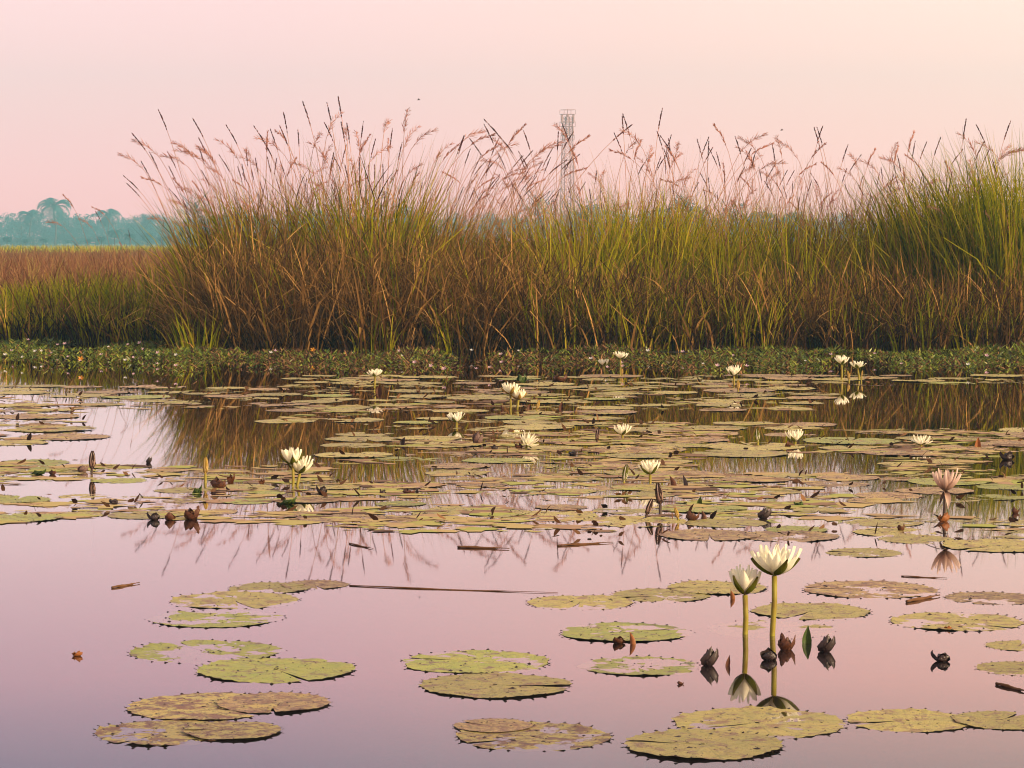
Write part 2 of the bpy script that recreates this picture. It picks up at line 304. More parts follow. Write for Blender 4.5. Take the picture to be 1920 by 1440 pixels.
# flower stalks of the tall grass: unit height, bending towards +x
def make_stalk(bend, head, seed):
    r = np.random.default_rng(seed)
    seg = 14; t = np.linspace(0, 1, seg + 1)
    th = bend * t ** 2.4 + {'tight': .1, 'loose': .75, 'brush': .4}[head] * np.clip((t - .84) / .16, 0, 1)
    x = np.concatenate([[0], np.cumsum(np.sin((th[1:] + th[:-1]) / 2) / seg)]); z = np.concatenate([[0], np.cumsum(np.cos((th[1:] + th[:-1]) / 2) / seg)])
    V, Fc = [], []
    for i in range(seg + 1):
        rad = 0.0021 * (1 - 0.55 * t[i])
        for k in range(3):
            a = k * 2.094; V.append((x[i] + rad * math.cos(a), rad * math.sin(a), z[i]))
    for i in range(seg):
        for k in range(3):
            Fc.append((i * 3 + k, i * 3 + (k + 1) % 3, (i + 1) * 3 + (k + 1) % 3, (i + 1) * 3 + k))
    st = mesh('stalk', V, np.array(Fc), M['stalk'], tint=np.repeat(t, 3))
    # a couple of leaves would be part of the blades; here the head
    hl = {'tight': 0.10, 'loose': 0.14, 'brush': 0.12}[head]
    n = {'tight': 45, 'loose': 50, 'brush': 60}[head]
    tt = 1 - hl + hl * r.random(n) ** 0.9
    bx, bz, bt = np.interp(tt, t, x), np.interp(tt, t, z), np.interp(tt, t, th)
    u = (tt - (1 - hl)) / hl
    prof = np.sin(np.pi * np.clip(u * 0.9 + 0.08, 0, 1)) ** 0.6
    spread = {'tight': 0.10, 'loose': 0.50, 'brush': 0.34}[head] * (0.5 + r.random(n))
    ln = {'tight': 0.018, 'loose': 0.036, 'brush': 0.025}[head] * (0.4 + 0.6 * prof) * (0.6 + 0.6 * r.random(n))
    az = r.uniform(0, 2 * math.pi, n)
    d = np.stack([np.sin(bt) * np.cos(spread) + np.cos(bt) * np.sin(spread) * np.cos(az), np.sin(spread) * np.sin(az), np.cos(bt) * np.cos(spread) - np.sin(bt) * np.sin(spread) * np.cos(az)], -1)
    wv = np.cross(d, r.normal(size=(n, 3))); wv /= np.linalg.norm(wv, axis=1)[:, None]
    B = np.stack([bx, np.zeros(n), bz], -1); wd = {'tight': 0.0028, 'loose': 0.0013, 'brush': 0.0017}[head]
    mid = B + d * ln[:, None] * 0.5; end = B + d * ln[:, None]
    HV = np.stack([B, mid + wv * wd, end, mid - wv * wd], 1).reshape(-1, 3)
    HF = np.arange(n * 4).reshape(-1, 4)
    hd = mesh('seed_head', HV, HF, M['plume_dark'] if head == 'tight' else M['plume_pink'], tint=np.repeat(r.random(n), 4))
    return st, hd
STALKS = [make_stalk(b, h, 100 + i) for i, (b, h) in enumerate(
    [(0.15, 'tight'), (0.35, 'loose'), (0.6, 'brush'), (0.25, 'loose'), (0.7, 'loose'), (0.1, 'tight'), (0.45, 'tight'), (0.2, 'brush'), (0.8, 'brush'), (0.5, 'loose'), (0.3, 'tight')])]
def ztop(v, D): return H + (455 - v) * D / F
def tussock(u, D, mass, plume, ns, lean, green, rad, label, lime=0.5, dead=1.0, nblade=520, cat='grass tussock', dark=0.4, ma_front=False):
    p = at_y(u, 600, D); x = p.x; gz = ground_z(x, D) - 0.02
    root = tag(empty('grass_tussock', (x, D, gz)), label, cat, 'tall grass tussocks along the bank')
    hm = (ztop(mass, D) - gz) * 1.24; rad = rad * .85
    ng = int(nblade * green); nl = int(ng * lime); ng -= nl; nd = int(nblade * (1 - green) * 0.9)
    def cloud(n, hh, r_, outward, lo=0.55, droop=(0.2, 0.9), wid=(0.006, 0.014), tl=(0, 1)):
        a = rng.uniform(0, 2 * np.pi, n); q = np.sqrt(rng.random(n)) * r_
        b = np.stack([q * np.cos(a), q * np.sin(a) * 0.8, np.zeros(n)], -1)
        a2 = a + rng.normal(0, 0.7, n)
        th0 = outward * (q / r_) * rng.uniform(0.2, 1, n)
        # common lean to one side
        vx = th0 * np.cos(a2) + lean * 0.2; vy = th0 * np.sin(a2)
        az = np.arctan2(vy, vx); th0 = np.hypot(vx, vy)
        th1 = th0 + rng.uniform(*droop, n)
        ln = hh * rng.uniform(lo, 1.12, n)
        return ribbons(b, ln, az, th0, th1, rng.uniform(*wid, n), np.clip(rng.uniform(*tl, n), 0, 1))
    if ng > 5: link('leaf_blades', mesh('leaf_blades', *_mt(cloud(ng, hm, rad, 0.28), M['green_blade'])), root)
    if nl > 5: link('leaf_blades', mesh('leaf_blades', *_mt(cloud(nl, hm * 0.97, rad, 0.28), M['lime_blade'])), root)
    parts = []
    if nd > 5: parts.append(cloud(nd, hm, rad, 0.25, 0.4, (0.2, 1.3), (0.004, 0.009), (0.0, 0.8)))
    n2 = int(170 * dead)
    if n2 > 5:   # sagging thatch low down
        parts.append(cloud(n2, min(hm, 0.75 if u < 1000 else .42), rad * 1.05, 0.5, 0.4, (0.3, 2.3), (0.004, 0.009), (0.0, 0.7 if u < 1000 else .5)))
        parts.append(cloud(int(n2 * (.22 if u < 1000 else .08)), min(hm, 0.8), rad * 1.1, 0.5, 0.6, (0.2, 2.2), (0.009, 0.017), (0.8, 1.0)))
    if ns > 6:     # straw reaching up among the stalks
        parts.append(cloud(150, (ztop(plume, D) - gz) * .86, rad, .30, .5, (.05, .7), (.003, .006), (.55, 1.0)))
    n3 = int((150 if ma_front else 90) * dead)
    if n3 > 5:
        a = rng.uniform(0, 2 * np.pi, n3); q = np.sqrt(rng.random(n3)) * rad * 1.15
        hz = rng.random(n3) ** 1.2 * hm * .8
        b = np.stack([q * np.cos(a), q * np.sin(a) * .8, hz + .03], -1)
        t0 = np.abs(rng.normal(0.5, .6, n3))
        parts.append(ribbons(b, rng.uniform(.12, .42, n3), rng.uniform(0, 6.28, n3), t0, t0 + rng.uniform(-.4, 1.6, n3), rng.uniform(.004, .010, n3), np.clip(rng.random(n3) ** (1.3 if u < 1000 else 2.4) * 1.05, 0, 1)))
    if hm > .9 and u > 360:
        na = 12 if green > .6 else 7; v = cloud(na, hm * 1.0, rad * 1.1, .45, .6, (.8, 2.0), (.011, .018), (.75, 1.0))
        link('arching_blades', mesh('arching_blades', *_mt(v, M['lime_blade'])), root)
    if ma_front:
        v = cloud(190, .30, rad * 1.15, .5, .5, (.2, 1.8), (.006, .014))
        link('rotten_blades', mesh('rotten_blades', *_mt(v, M['rotten_blade'])), root)
    if parts: link('dead_blades', mesh('dead_blades', *_mt(join(parts), M['dead_blade'])), root)
    if ns:
        hp = ztop(plume, D) - gz
        for i in range(int(ns * 1.8)):
            k = rnd.randrange(len(STALKS)) if rnd.random() > dark * 0.5 else rnd.choice([0, 5, 6, 10])
            st, hd = STALKS[k]
            o = link('flower_stalk', st, root)
            ang = rnd.uniform(0, 2 * math.pi); q = rad * 0.8 * math.sqrt(rnd.random())
            bx, by = q * math.cos(ang), q * math.sin(ang)
            fan = bx / rad * 0.16 + lean * rnd.uniform(0.6, 1.2) + rnd.gauss(0, 0.065)
            dep = by / rad * 0.10 + rnd.gauss(0, 0.06)
            tilt = math.hypot(fan, dep); az = math.atan2(dep, fan)
            ln = hp * (1.04 if i < 2 else rnd.uniform(0.50, 1.0) ** .8) / max(0.6, math.cos(tilt + 0.1))
            o.location = (bx, by, 0); sc = ln
            o.rotation_euler = (Matrix.Rotation(az, 3, 'Z') @ Matrix.Rotation(tilt, 3, 'Y')).to_euler()
            o.scale = (sc, sc, sc)
            h = link('seed_head', hd, o)
    return root
def _mt(vft, m):
    v, f, t = vft
    return v, f, m, True, t
# (x px, distance, top of leaves px, top of plumes px, stalks, lean, green share, radius, label)
T = [
 (25, 20.2, 545, 0, 0, 0, .95, .34, 'low lime green grass tussock at the far left of the bank'),
 (92, 20.6, 540, 0, 0, 0, .9, .34, 'low bright green grass tussock with short blades left of the leaning plumes'),
 (158, 20.2, 528, 0, 0, 0.05, .9, .32, 'low green grass tussock just left of the knee-high grass with leaning plumes'),
 (240, 19.8, 525, 375, 5, -.22, .95, .24, 'upright green grass tussock with a few plumes leaning left over the field'),
 (305, 19.6, 505, 420, 2, 0.03, .95, .18, 'narrow green grass tussock at the left foot of the tall reeds'),
 (428, 18.7, 430, 262, 13, -.24, .7, .28, 'tall grass tussock at the left end with long stalks fanning out left'),
 (478, 19.1, 405, 235, 15, -.16, .5, .34, 'tall straw coloured grass tussock with stalks curving left below the open sky'),
 (520, 18.8, 400, 232, 15, -.08, .45, .34, 'dense tall brown grass tussock between the left fan and the highest plumes'),
 (595, 19.1, 390, 215, 14, -.03, .45, .34, 'tall grass tussock with rusty stalks just left of the highest dark plumes'),
 (690, 18.5, 365, 192, 22, .0, .7, .30, 'highest green based tussock with dark upright plumes at the top'),
 (758, 19.0, 405, 215, 14, .10, .4, .34, 'tall brown tussock right of the highest plumes, stalks tilting right'),
 (800, 18.7, 440, 262, 14, .30, .35, .3, 'straw tussock whose long stalks all lean right over the gap'),
 (862, 19.0, 462, 250, 15, .34, .35, .32, 'pale golden tussock with slanting stalks left of the gap in the reeds'),
 (925, 18.7, 465, 300, 8, .25, .4, .30, 'short brown tussock under the slanting stalks left of the telecom mast'),
 (1005, 19.0, 440, 262, 8, -.08, .7, .30, 'green tussock just left of the telecom mast with thin stalks'),
 (1080, 18.6, 415, 235, 9, -.12, .85, .32, 'green tussock in front of the telecom mast base'),
 (1150, 19.0, 398, 245, 12, .08, .85, .34, 'lush lime tussock just right of the telecom mast'),
 (1218, 18.8, 398, 228, 12, .12, .85, .34, 'lime tussock with feathery reddish plumes, second right of the mast'),
 (1290, 19.0, 415, 238, 12, .06, .85, .34, 'yellow green tussock with a thick dark plume bent right'),
 (1360, 18.8, 425, 255, 13, 0, .85, .34, 'yellow green tussock with tangled pink plumes in front of the far bushy tree'),
 (1430, 19.1, 425, 250, 13, .0, .8, .34, 'yellow green tussock with a thin upright plume against pale sky'),
 (1500, 18.8, 428, 258, 13, .05, .8, .34, 'lime tussock with many crossing stalks right of centre'),
 (1570, 19.1, 428, 262, 13, -.05, .75, .34, 'tussock of crossing pink stalks, left neighbour of the rusty tussock'),
 (1640, 18.8, 420, 260, 14, 0, .65, .34, 'rusty tussock with dense crossing stalks left of the tall dark green reeds'),
 (1705, 19.1, 400, 255, 12, .08, .7, .34, 'brown green tussock where the bank starts rising to the right'),
 (1762, 18.6, 375, 250, 10, 0, .85, .34, 'dark green leafy tussock left of the two tallest green ones'),
 (1825, 18.8, 372, 262, 7, .0, .95, .36, 'tall dark green leafy tussock second from the right edge'),
 (1885, 18.4, 345, 250, 7, -.1, .95, .38, 'tallest leafy green tussock against the right edge'),
 (1950, 18.6, 335, 250, 5, 0, .95, .38, 'dark green leafy tussock cut off by the right edge'),
]
for (u, D, ma, pl, ns, le, gr, ra, lab) in T:
    big = u > 1740
    tussock(u, D, ma, pl, ns, le, gr, ra, lab, lime=0.9 if u < 200 or 1000 < u < 1660 else 0.3, dead=0.2 if u < 330 else (1.4 if 340 < u < 1000 else 0.3), nblade=800 if big else 150 if u in (240, 305) else 560)
# front row of sagging dead grass
FR = [(50, 19.3, 588, .7), (130, 19.4, 585, .7), (215, 19.0, 575, .6), (290, 18.8, 590, .7), (412, 18.2, 500, .35), (445, 18.0, 490, .15), (480, 17.9, 480, .1), (545, 17.8, 500, .12), (612, 17.9, 475, .08),
      (680, 17.8, 490, .12), (745, 17.8, 480, .2), (812, 17.9, 500, .15), (880, 17.8, 490, .15), (950, 17.9, 500, .3), (1020, 17.8, 530, .5), (1090, 17.9, 535, .55), (1160, 17.8, 545, .7),
      (1230, 17.9, 540, .7), (1300, 17.8, 555, .6), (1370, 17.9, 565, .5), (1440, 17.8, 560, .3), (1510, 17.9, 540, .3), (1580, 17.8, 565, .3), (1650, 17.9, 560, .3), (1720, 17.8, 555, .5), (1790, 17.9, 560, .65), (1860, 17.8, 565, .5), (1925, 17.9, 560, .5)]
def frlab(u):
    return ('sagging olive brown grass tussock at the water edge below the low green grass' if u < 330 else
            'sagging rust brown dead grass tussock at the foot of the tall brown reeds' if u < 960 else
            'sagging green and brown grass tussock at the foot of the lime reeds' if u < 1400 else
            'sagging dark brown grass tussock at the foot of the right hand reeds')
for (u, D, ma, gr) in FR:
    o = tussock(u, D, ma, 0, 0, 0, gr, .34, frlab(u), lime=0.5, dead=2.2 if 340 < u < 1000 else 0.5 if u < 340 else rnd.uniform(1.5, 2.6), nblade=200, ma_front=True)
    o['group'] = 'sagging grass tussocks, ' + frlab(u).split(',')[-1].strip().split(' at the ')[-1]
for q, u in enumerate([372, 705, 838, 1062, 1196, 1262, 1402, 1684, 1822]):
    o = tussock(u, 17.62 + rnd.uniform(0, .12), rnd.choice([520, 545, 565, 590]), 0, 0, rnd.uniform(-.1, .1), .93, rnd.uniform(.14, .3), '', lime=.6, dead=.15, nblade=rnd.choice([60, 90, 120]))
    o['label'] = ('narrow fresh green grass spray standing out before the brown dead reeds' if u < 900 else 'fresh green grass spray in front of the dead base of the right hand reeds')
    o['group'] = 'green grass sprays before the ' + ('brown reeds' if u < 900 else 'right hand reeds')
# loose infill between the tussocks, nobody could count it
def infill():
    n = 24000
    u = rng.uniform(-560, 2480, n); D = rng.uniform(18.0, 22.0, n)
    x = (u - 960) / F * D
    D = np.where(u < 330, np.maximum(D, 19.3), D)
    topv = np.interp(u, [-120, 160, 200, 388, 422, 800, 860, 980, 1060, 1300, 1640, 1760, 1900, 2060], [565, 560, 540, 545, 440, 420, 480, 480, 440, 430, 440, 415, 370, 345])
    z0 = np.array([ground_z(a, b) for a, b in zip(x, D)]) - 0.02
    hh = (H + (455 - topv) * D / F - z0) * rng.uniform(0.35, 1.0, n)
    b = np.stack([x, D, z0], -1)
    brown = rng.random(n) < np.interp(u, [0, 330, 360, 1000, 1060, 1400, 1600, 1700, 1750, 1920], [.15, .15, .65, .55, .2, .2, .35, .35, .15, .1])
    for msk, m, nm in ((~brown, M['green_blade'], 'green'), (brown, M['dead_blade'], 'dead')):
        k = msk.sum(); th0 = np.abs(rng.normal(0, 0.16, k))
        v = ribbons(b[msk], hh[msk], rng.uniform(0, 6.28, k), th0, th0 + rng.uniform(0.1, 1.0, k), rng.uniform(0.005, 0.010, k), rng.random(k))
        yield nm, mesh('bank_grass', *_mt(v, m))
for nm, me in infill():
    tag(link('bank_grass' if nm == 'green' else 'dead_bank_grass', me),
        'loose green grass filling the bank between the tussocks' if nm == 'green' else 'loose brown dead grass filling the bank between the tussocks', 'grass', kind='stuff')
def field():
    n = 40000
    D = 23 + (rng.random(n) ** 1.3) * 50
    u = np.where(rng.random(n) < 0.75, rng.uniform(-420, 480, n), rng.uniform(480, 2300, n)); x = (u - 960) / F * D
    b = np.stack([x, D, np.full(n, 0.18)], -1)
    hgt = (0.43 + 0.05 * np.sin(x * 1.3) + 0.05 * np.sin(D * 0.7 + x)) * rng.uniform(0.5, 1.05, n)
    th0 = np.abs(rng.normal(0, 0.2, n))
    v = ribbons(b, hgt, rng.uniform(0, 6.28, n), th0, th0 + rng.uniform(0.1, 1.0, n), rng.uniform(0.006, 0.014, n) * (0.6 + D / 50), rng.random(n), seg=3)
    tag(link('field_grass', mesh('field_grass', *_mt(v, M['field_blade']))), 'reddish brown grass field beyond the bank', 'grass', kind='stuff')
    n = 17000
    D = 75 + rng.random(n) * 110; u = rng.uniform(-350, 2270, n); x = (u - 960) / F * D
    b = np.stack([x, D, np.full(n, 0.18)], -1); th0 = np.abs(rng.normal(0, 0.2, n))
    v = ribbons(b, rng.uniform(0.28, 0.50, n), rng.uniform(0, 6.28, n), th0, th0 + rng.uniform(0.1, 0.8, n), rng.uniform(0.03, 0.07, n), rng.random(n), seg=2)
    tag(link('meadow_grass', mesh('meadow_grass', *_mt(v, M['lime_blade']))), 'thin strip of green grass at the far end of the field', 'grass', kind='stuff')
field()
# ------------------------------------------------------------------ creeping plants at the foot of the bank
def cover(n, frac_fn, m, vlo, vhi, size):
    u = rng.uniform(-460, 2380, n); v = np.interp(rng.random(n), [0, 1], [0, 1])
    keep = rng.random(n) < frac_fn(u, v); u, v = u[keep], v[keep]; n = len(u)
    lo, hi = vlo(u), vhi(u); hi = hi + np.array([12 * noise.noise(Vector((a * .012, 1.5, 0))) + 9 * noise.noise(Vector((a * .05, 4.5, 0))) for a in u]); vv = lo + (hi - lo) * v
    D = H * F / (vv - 455); x = (u - 960) / F * D
    clump = np.array([noise.noise(Vector((a * 2.2, b * 1.6, 3.0))) + .5 * noise.noise(Vector((a * 6, b * 4, size[1] * 90))) for a, b in zip(x, D)])
    k2 = clump + rng.normal(0, 0.12, n) > -0.05; x, D, clump = x[k2], D[k2], clump[k2]; n = len(x)
    z = np.array([max(0.004, ground_z(a, b)) for a, b in zip(x, D)]) + rng.uniform(0, 0.04, n) * (0.2 + np.clip(clump, 0, 1) * 1.1)
    th0 = rng.uniform(0.5, 1.45, n)
    return ribbons(np.stack([x, D, z], -1), rng.uniform(*size, n) * (.5 + np.clip(clump, 0, 1) * .9), rng.uniform(0, 6.28, n), th0, th0 + rng.uniform(0.0, 0.9, n), rng.uniform(0.005, 0.014, n), rng.random(n), seg=2, power=1.0)
vl = lambda u: np.interp(u, [0, 300, 420, 1920], [632, 640, 653, 657])
vh = lambda u: np.interp(u, [0, 200, 420, 560, 800, 1100, 1920], [688, 694, 700, 702, 702, 694, 692])
fg = lambda u, v: np.interp(u, [0, 300, 420, 900, 1100, 1500, 1920], [1.0, .9, .45, .45, .4, .75, .7]) * np.where(v > .6, .25, 1)
fb = lambda u, v: np.interp(u, [0, 300, 420, 900, 1100, 1500, 1920], [.25, .4, .9, .8, .9, .5, .4]) * np.where(v > .6, .45, 1)
tag(link('marsh_plants', mesh('marsh_plants', *_mt(cover(82000, fg, M['cover_green'], vl, vh, (0.02, 0.075)), M['cover_green']))), 'low creeping green marsh plants along the water line', 'marsh plants', kind='stuff')
tag(link('withered_marsh_plants', mesh('withered_marsh_plants', *_mt(cover(62000, fb, M['cover_brown'], vl, vh, (0.02, 0.075)), M['cover_brown']))), 'withered brown creeping plants and litter along the water line', 'marsh plants', kind='stuff')
def blossom_mesh(m):
    bm = bmesh.new(); c = bm.verts.new((0, 0, 0.02))
    for k in range(5):
        a = k * 2 * math.pi / 5
        p1 = bm.verts.new((0.6 * math.cos(a - .5), 0.6 * math.sin(a - .5), 0.30)); p2 = bm.verts.new((math.cos(a), math.sin(a), 0.55)); p3 = bm.verts.new((0.6 * math.cos(a + .5), 0.6 * math.sin(a + .5), 0.30))
        bm.faces.new((c, p1, p2, p3))
    me = bpy.data.meshes.new('blossom'); bm.to_mesh(me); bm.free(); me.materials.append(m); return me
BL = {k: blossom_mesh(M['blossom_' + k]) for k in ('pink', 'white', 'orange')}
bl_px = [(66, 665), (97, 668), (128, 676), (42, 692 - 16), (22, 664), (108, 652), (77, 664), (190, 672), (250, 677), (235, 683), (122, 650), (53, 642), (70, 634), (262, 648), (240, 651), (203, 656), (296, 668), (268, 660), (330, 672), (295, 690), (330, 694), (508, 668), (516, 664), (150, 684), (10, 672),
         (748, 664), (777, 687), (755, 674), (808, 694), (833, 700), (884, 663), (939, 671), (940, 687), (972, 664), (893, 700), (918, 697), (1135, 688), (1165, 688), (1167, 695), (1108, 680), (1138, 696), (1345, 694), (1318, 690), (1375, 673), (1400, 695), (1510, 684), (1640, 670), (1558, 672), (1215, 664), (1280, 666), (1690, 690), (1815, 692), (1850, 674)]
for i, (u, v) in enumerate(bl_px):
    k = 'pink' if i % 3 else 'white'
    p = on_z(u, v + 8); p.z = max(0.0, ground_z(p.x, p.y)) + 0.045
    o = link('marsh_blossom', BL[k]); o.location = p; s = 0.010 + 0.007 * rnd.random(); o.scale = (s, s, s * 1.2); o.rotation_euler = (rnd.uniform(0.2, 0.9), 0, rnd.uniform(-.5, .5))
    side = 'left end of the water line' if u < 560 else 'middle of the water line' if u < 1200 else 'right half of the water line'
    tag(o, f'tiny {k} blossom among the creeping marsh plants at the {side}', 'blossom', f'tiny {k} marsh blossoms, {side}')
for u, v, lab in ((152, 684, 'tiny orange blossom among the green marsh plants near the left edge'), (587, 666, 'tiny orange fallen petal on withered plants below the brown reeds')):
    p = on_z(u, v + 6); o = link('marsh_blossom', BL['orange']); o.location = (p.x, p.y, 0.05); o.scale = (.02, .02, .02); o.rotation_euler = (0.9, 0, 0); tag(o, lab, 'blossom')
# ------------------------------------------------------------------ lily pads
def pad_mesh(seed, m, teeth=True):
    r = random.Random(seed); n = 110; rings = [0.03, 0.12, 0.22, 0.32, 0.42, 0.52, 0.62, 0.71, 0.80, 0.88, 0.94, 1.0]
    notch = r.uniform(0.05, 0.14); V = []; ph = r.uniform(0, 6)
    off = Vector((seed * 3.1, 0, 0))
    nt_ = r.randint(27, 33)
    def pt(a, q):
        rim = 1 + 0.07 * noise.noise(Vector((math.cos(a) * 1.3, math.sin(a) * 1.3, 0)) + off) + 0.05 * noise.noise(Vector((math.cos(a) * 4, math.sin(a) * 4, 2)) + off) + 0.03 * noise.noise(Vector((math.cos(a) * 13, math.sin(a) * 13, 3)) + off)
        tooth = 0.028 * max(0, math.cos(a * nt_)) * (q == 1.0)
        x, y = math.cos(a) * q * (rim + tooth), math.sin(a) * q * (rim + tooth)
        z = 0.030 * noise.noise(Vector((x * 1.6, y * 1.6, 5)) + off) + 0.014 * noise.noise(Vector((x * 5, y * 5, 9)) + off) + 0.012 * noise.noise(Vector((x * 14, y * 14, 1)) + off)
        up = max(0, noise.noise(Vector((math.cos(a) * 1.1, math.sin(a) * 1.1, 7)) + off) + 0.15)
        z += (-0.01 + 0.09 * up) * max(0, q - 0.75) / 0.25 * (0.4 + 0.6 * max(0, math.cos(a * nt_)) if q == 1.0 else 0.6)
        return Vector((x, y, z))
    for i in range(n + 1):
        t = i / n
        for q in rings:
            g = notch * (0.25 + 0.75 * q)
            a = g + (2 * math.pi - 2 * g) * t
            V.append(pt(a, q))
    k = len(rings); Fc = []; mi = []
    for i in range(n):
        for j in range(k - 1):
            Fc.append((i * k + j, i * k + j + 1, (i + 1) * k + j + 1, (i + 1) * k + j)); mi.append(0)
    if teeth:      # upturned dark points of the rim
        for t in range(nt_):
            if r.random() < 0.2: continue
            a = 2 * math.pi * t / nt_
            if a < notch * 1.3 or a > 2 * math.pi - notch * 1.3: continue
            p = pt(a, 1.0); o = Vector((math.cos(a), math.sin(a), 0)); sd = Vector((-math.sin(a), math.cos(a), 0))
            wd = r.uniform(0.018, 0.034); hh = r.uniform(0.012, 0.038); b = len(V)
            V += [p - sd * wd - o * 0.012, p + sd * wd - o * 0.012, p + sd * wd * .7 + o * 0.022 + Vector((0, 0, hh * .4)), p - sd * wd * .7 + o * 0.022 + Vector((0, 0, hh * .4)), p + o * r.uniform(0.01, 0.04) + Vector((0, 0, hh))]
            Fc += [(b, b + 1, b + 2, b + 3), (b + 3, b + 2, b + 4), (b, b + 3, b + 4), (b + 2, b + 1, b + 4), (b + 1, b, b + 4)]; mi += [1] * 5
    for _ in range(60):     # crumbs of rotten leaf lying on it
        a = r.uniform(notch * 1.4, 6.28 - notch * 1.4); q = r.random() ** .6 * .93; p = pt(a, q); w_ = r.uniform(.006, .018) * (1 if r.random() < .88 else 2.2); b = len(V); ro = r.uniform(0, 6.28)
        for k_ in range(4):
            aa = ro + k_ * 1.571; e = r.uniform(.6, 1.5); V.append(p + Vector((math.cos(aa) * w_ * e * 1.4, math.sin(aa) * w_ * e, -.004)))
        V.append(p + Vector((r.uniform(-.01, .01), r.uniform(-.01, .01), w_ * r.uniform(.5, 1.3))))
        Fc += [(b + k_, b + (k_ + 1) % 4, b + 4) for k_ in range(4)]; mi += [1] * 4
    return mesh('lily_pad', V, Fc, [m, M['tooth']], True, None, mi)
PADS = {k: [pad_mesh(20 + 7 * i + j, m) for j in range(5)] for i, (k, m) in enumerate(PADM.items())}
placed = []
def pad(u, v, wpx, kind, label, group=None, z=0.004, tilt=None, az=None, zs=0.6):
    p = on_z(u, v); r = wpx / 2 * p.y / F / 1.03
    o = link('lily_pad', rnd.choice(PADS[kind])); t = tilt if tilt is not None else rnd.uniform(0, 0.8)
    ta = az if az is not None else rnd.uniform(0, 6.28)
    o.location = (p.x, p.y, z); o.scale = (r, r, r * zs)
    o.rotation_euler = (Matrix.Rotation(R(t), 3, Vector((math.cos(ta), math.sin(ta), 0))) @ Matrix.Rotation(rnd.uniform(0, 6.28), 3, 'Z')).to_euler()
    tag(o, label, 'lily pad', group); placed.append((p.x, p.y, r)); return o
G, PG, BR, YE = 'green', 'pale green', 'brown mottled', 'yellowing'
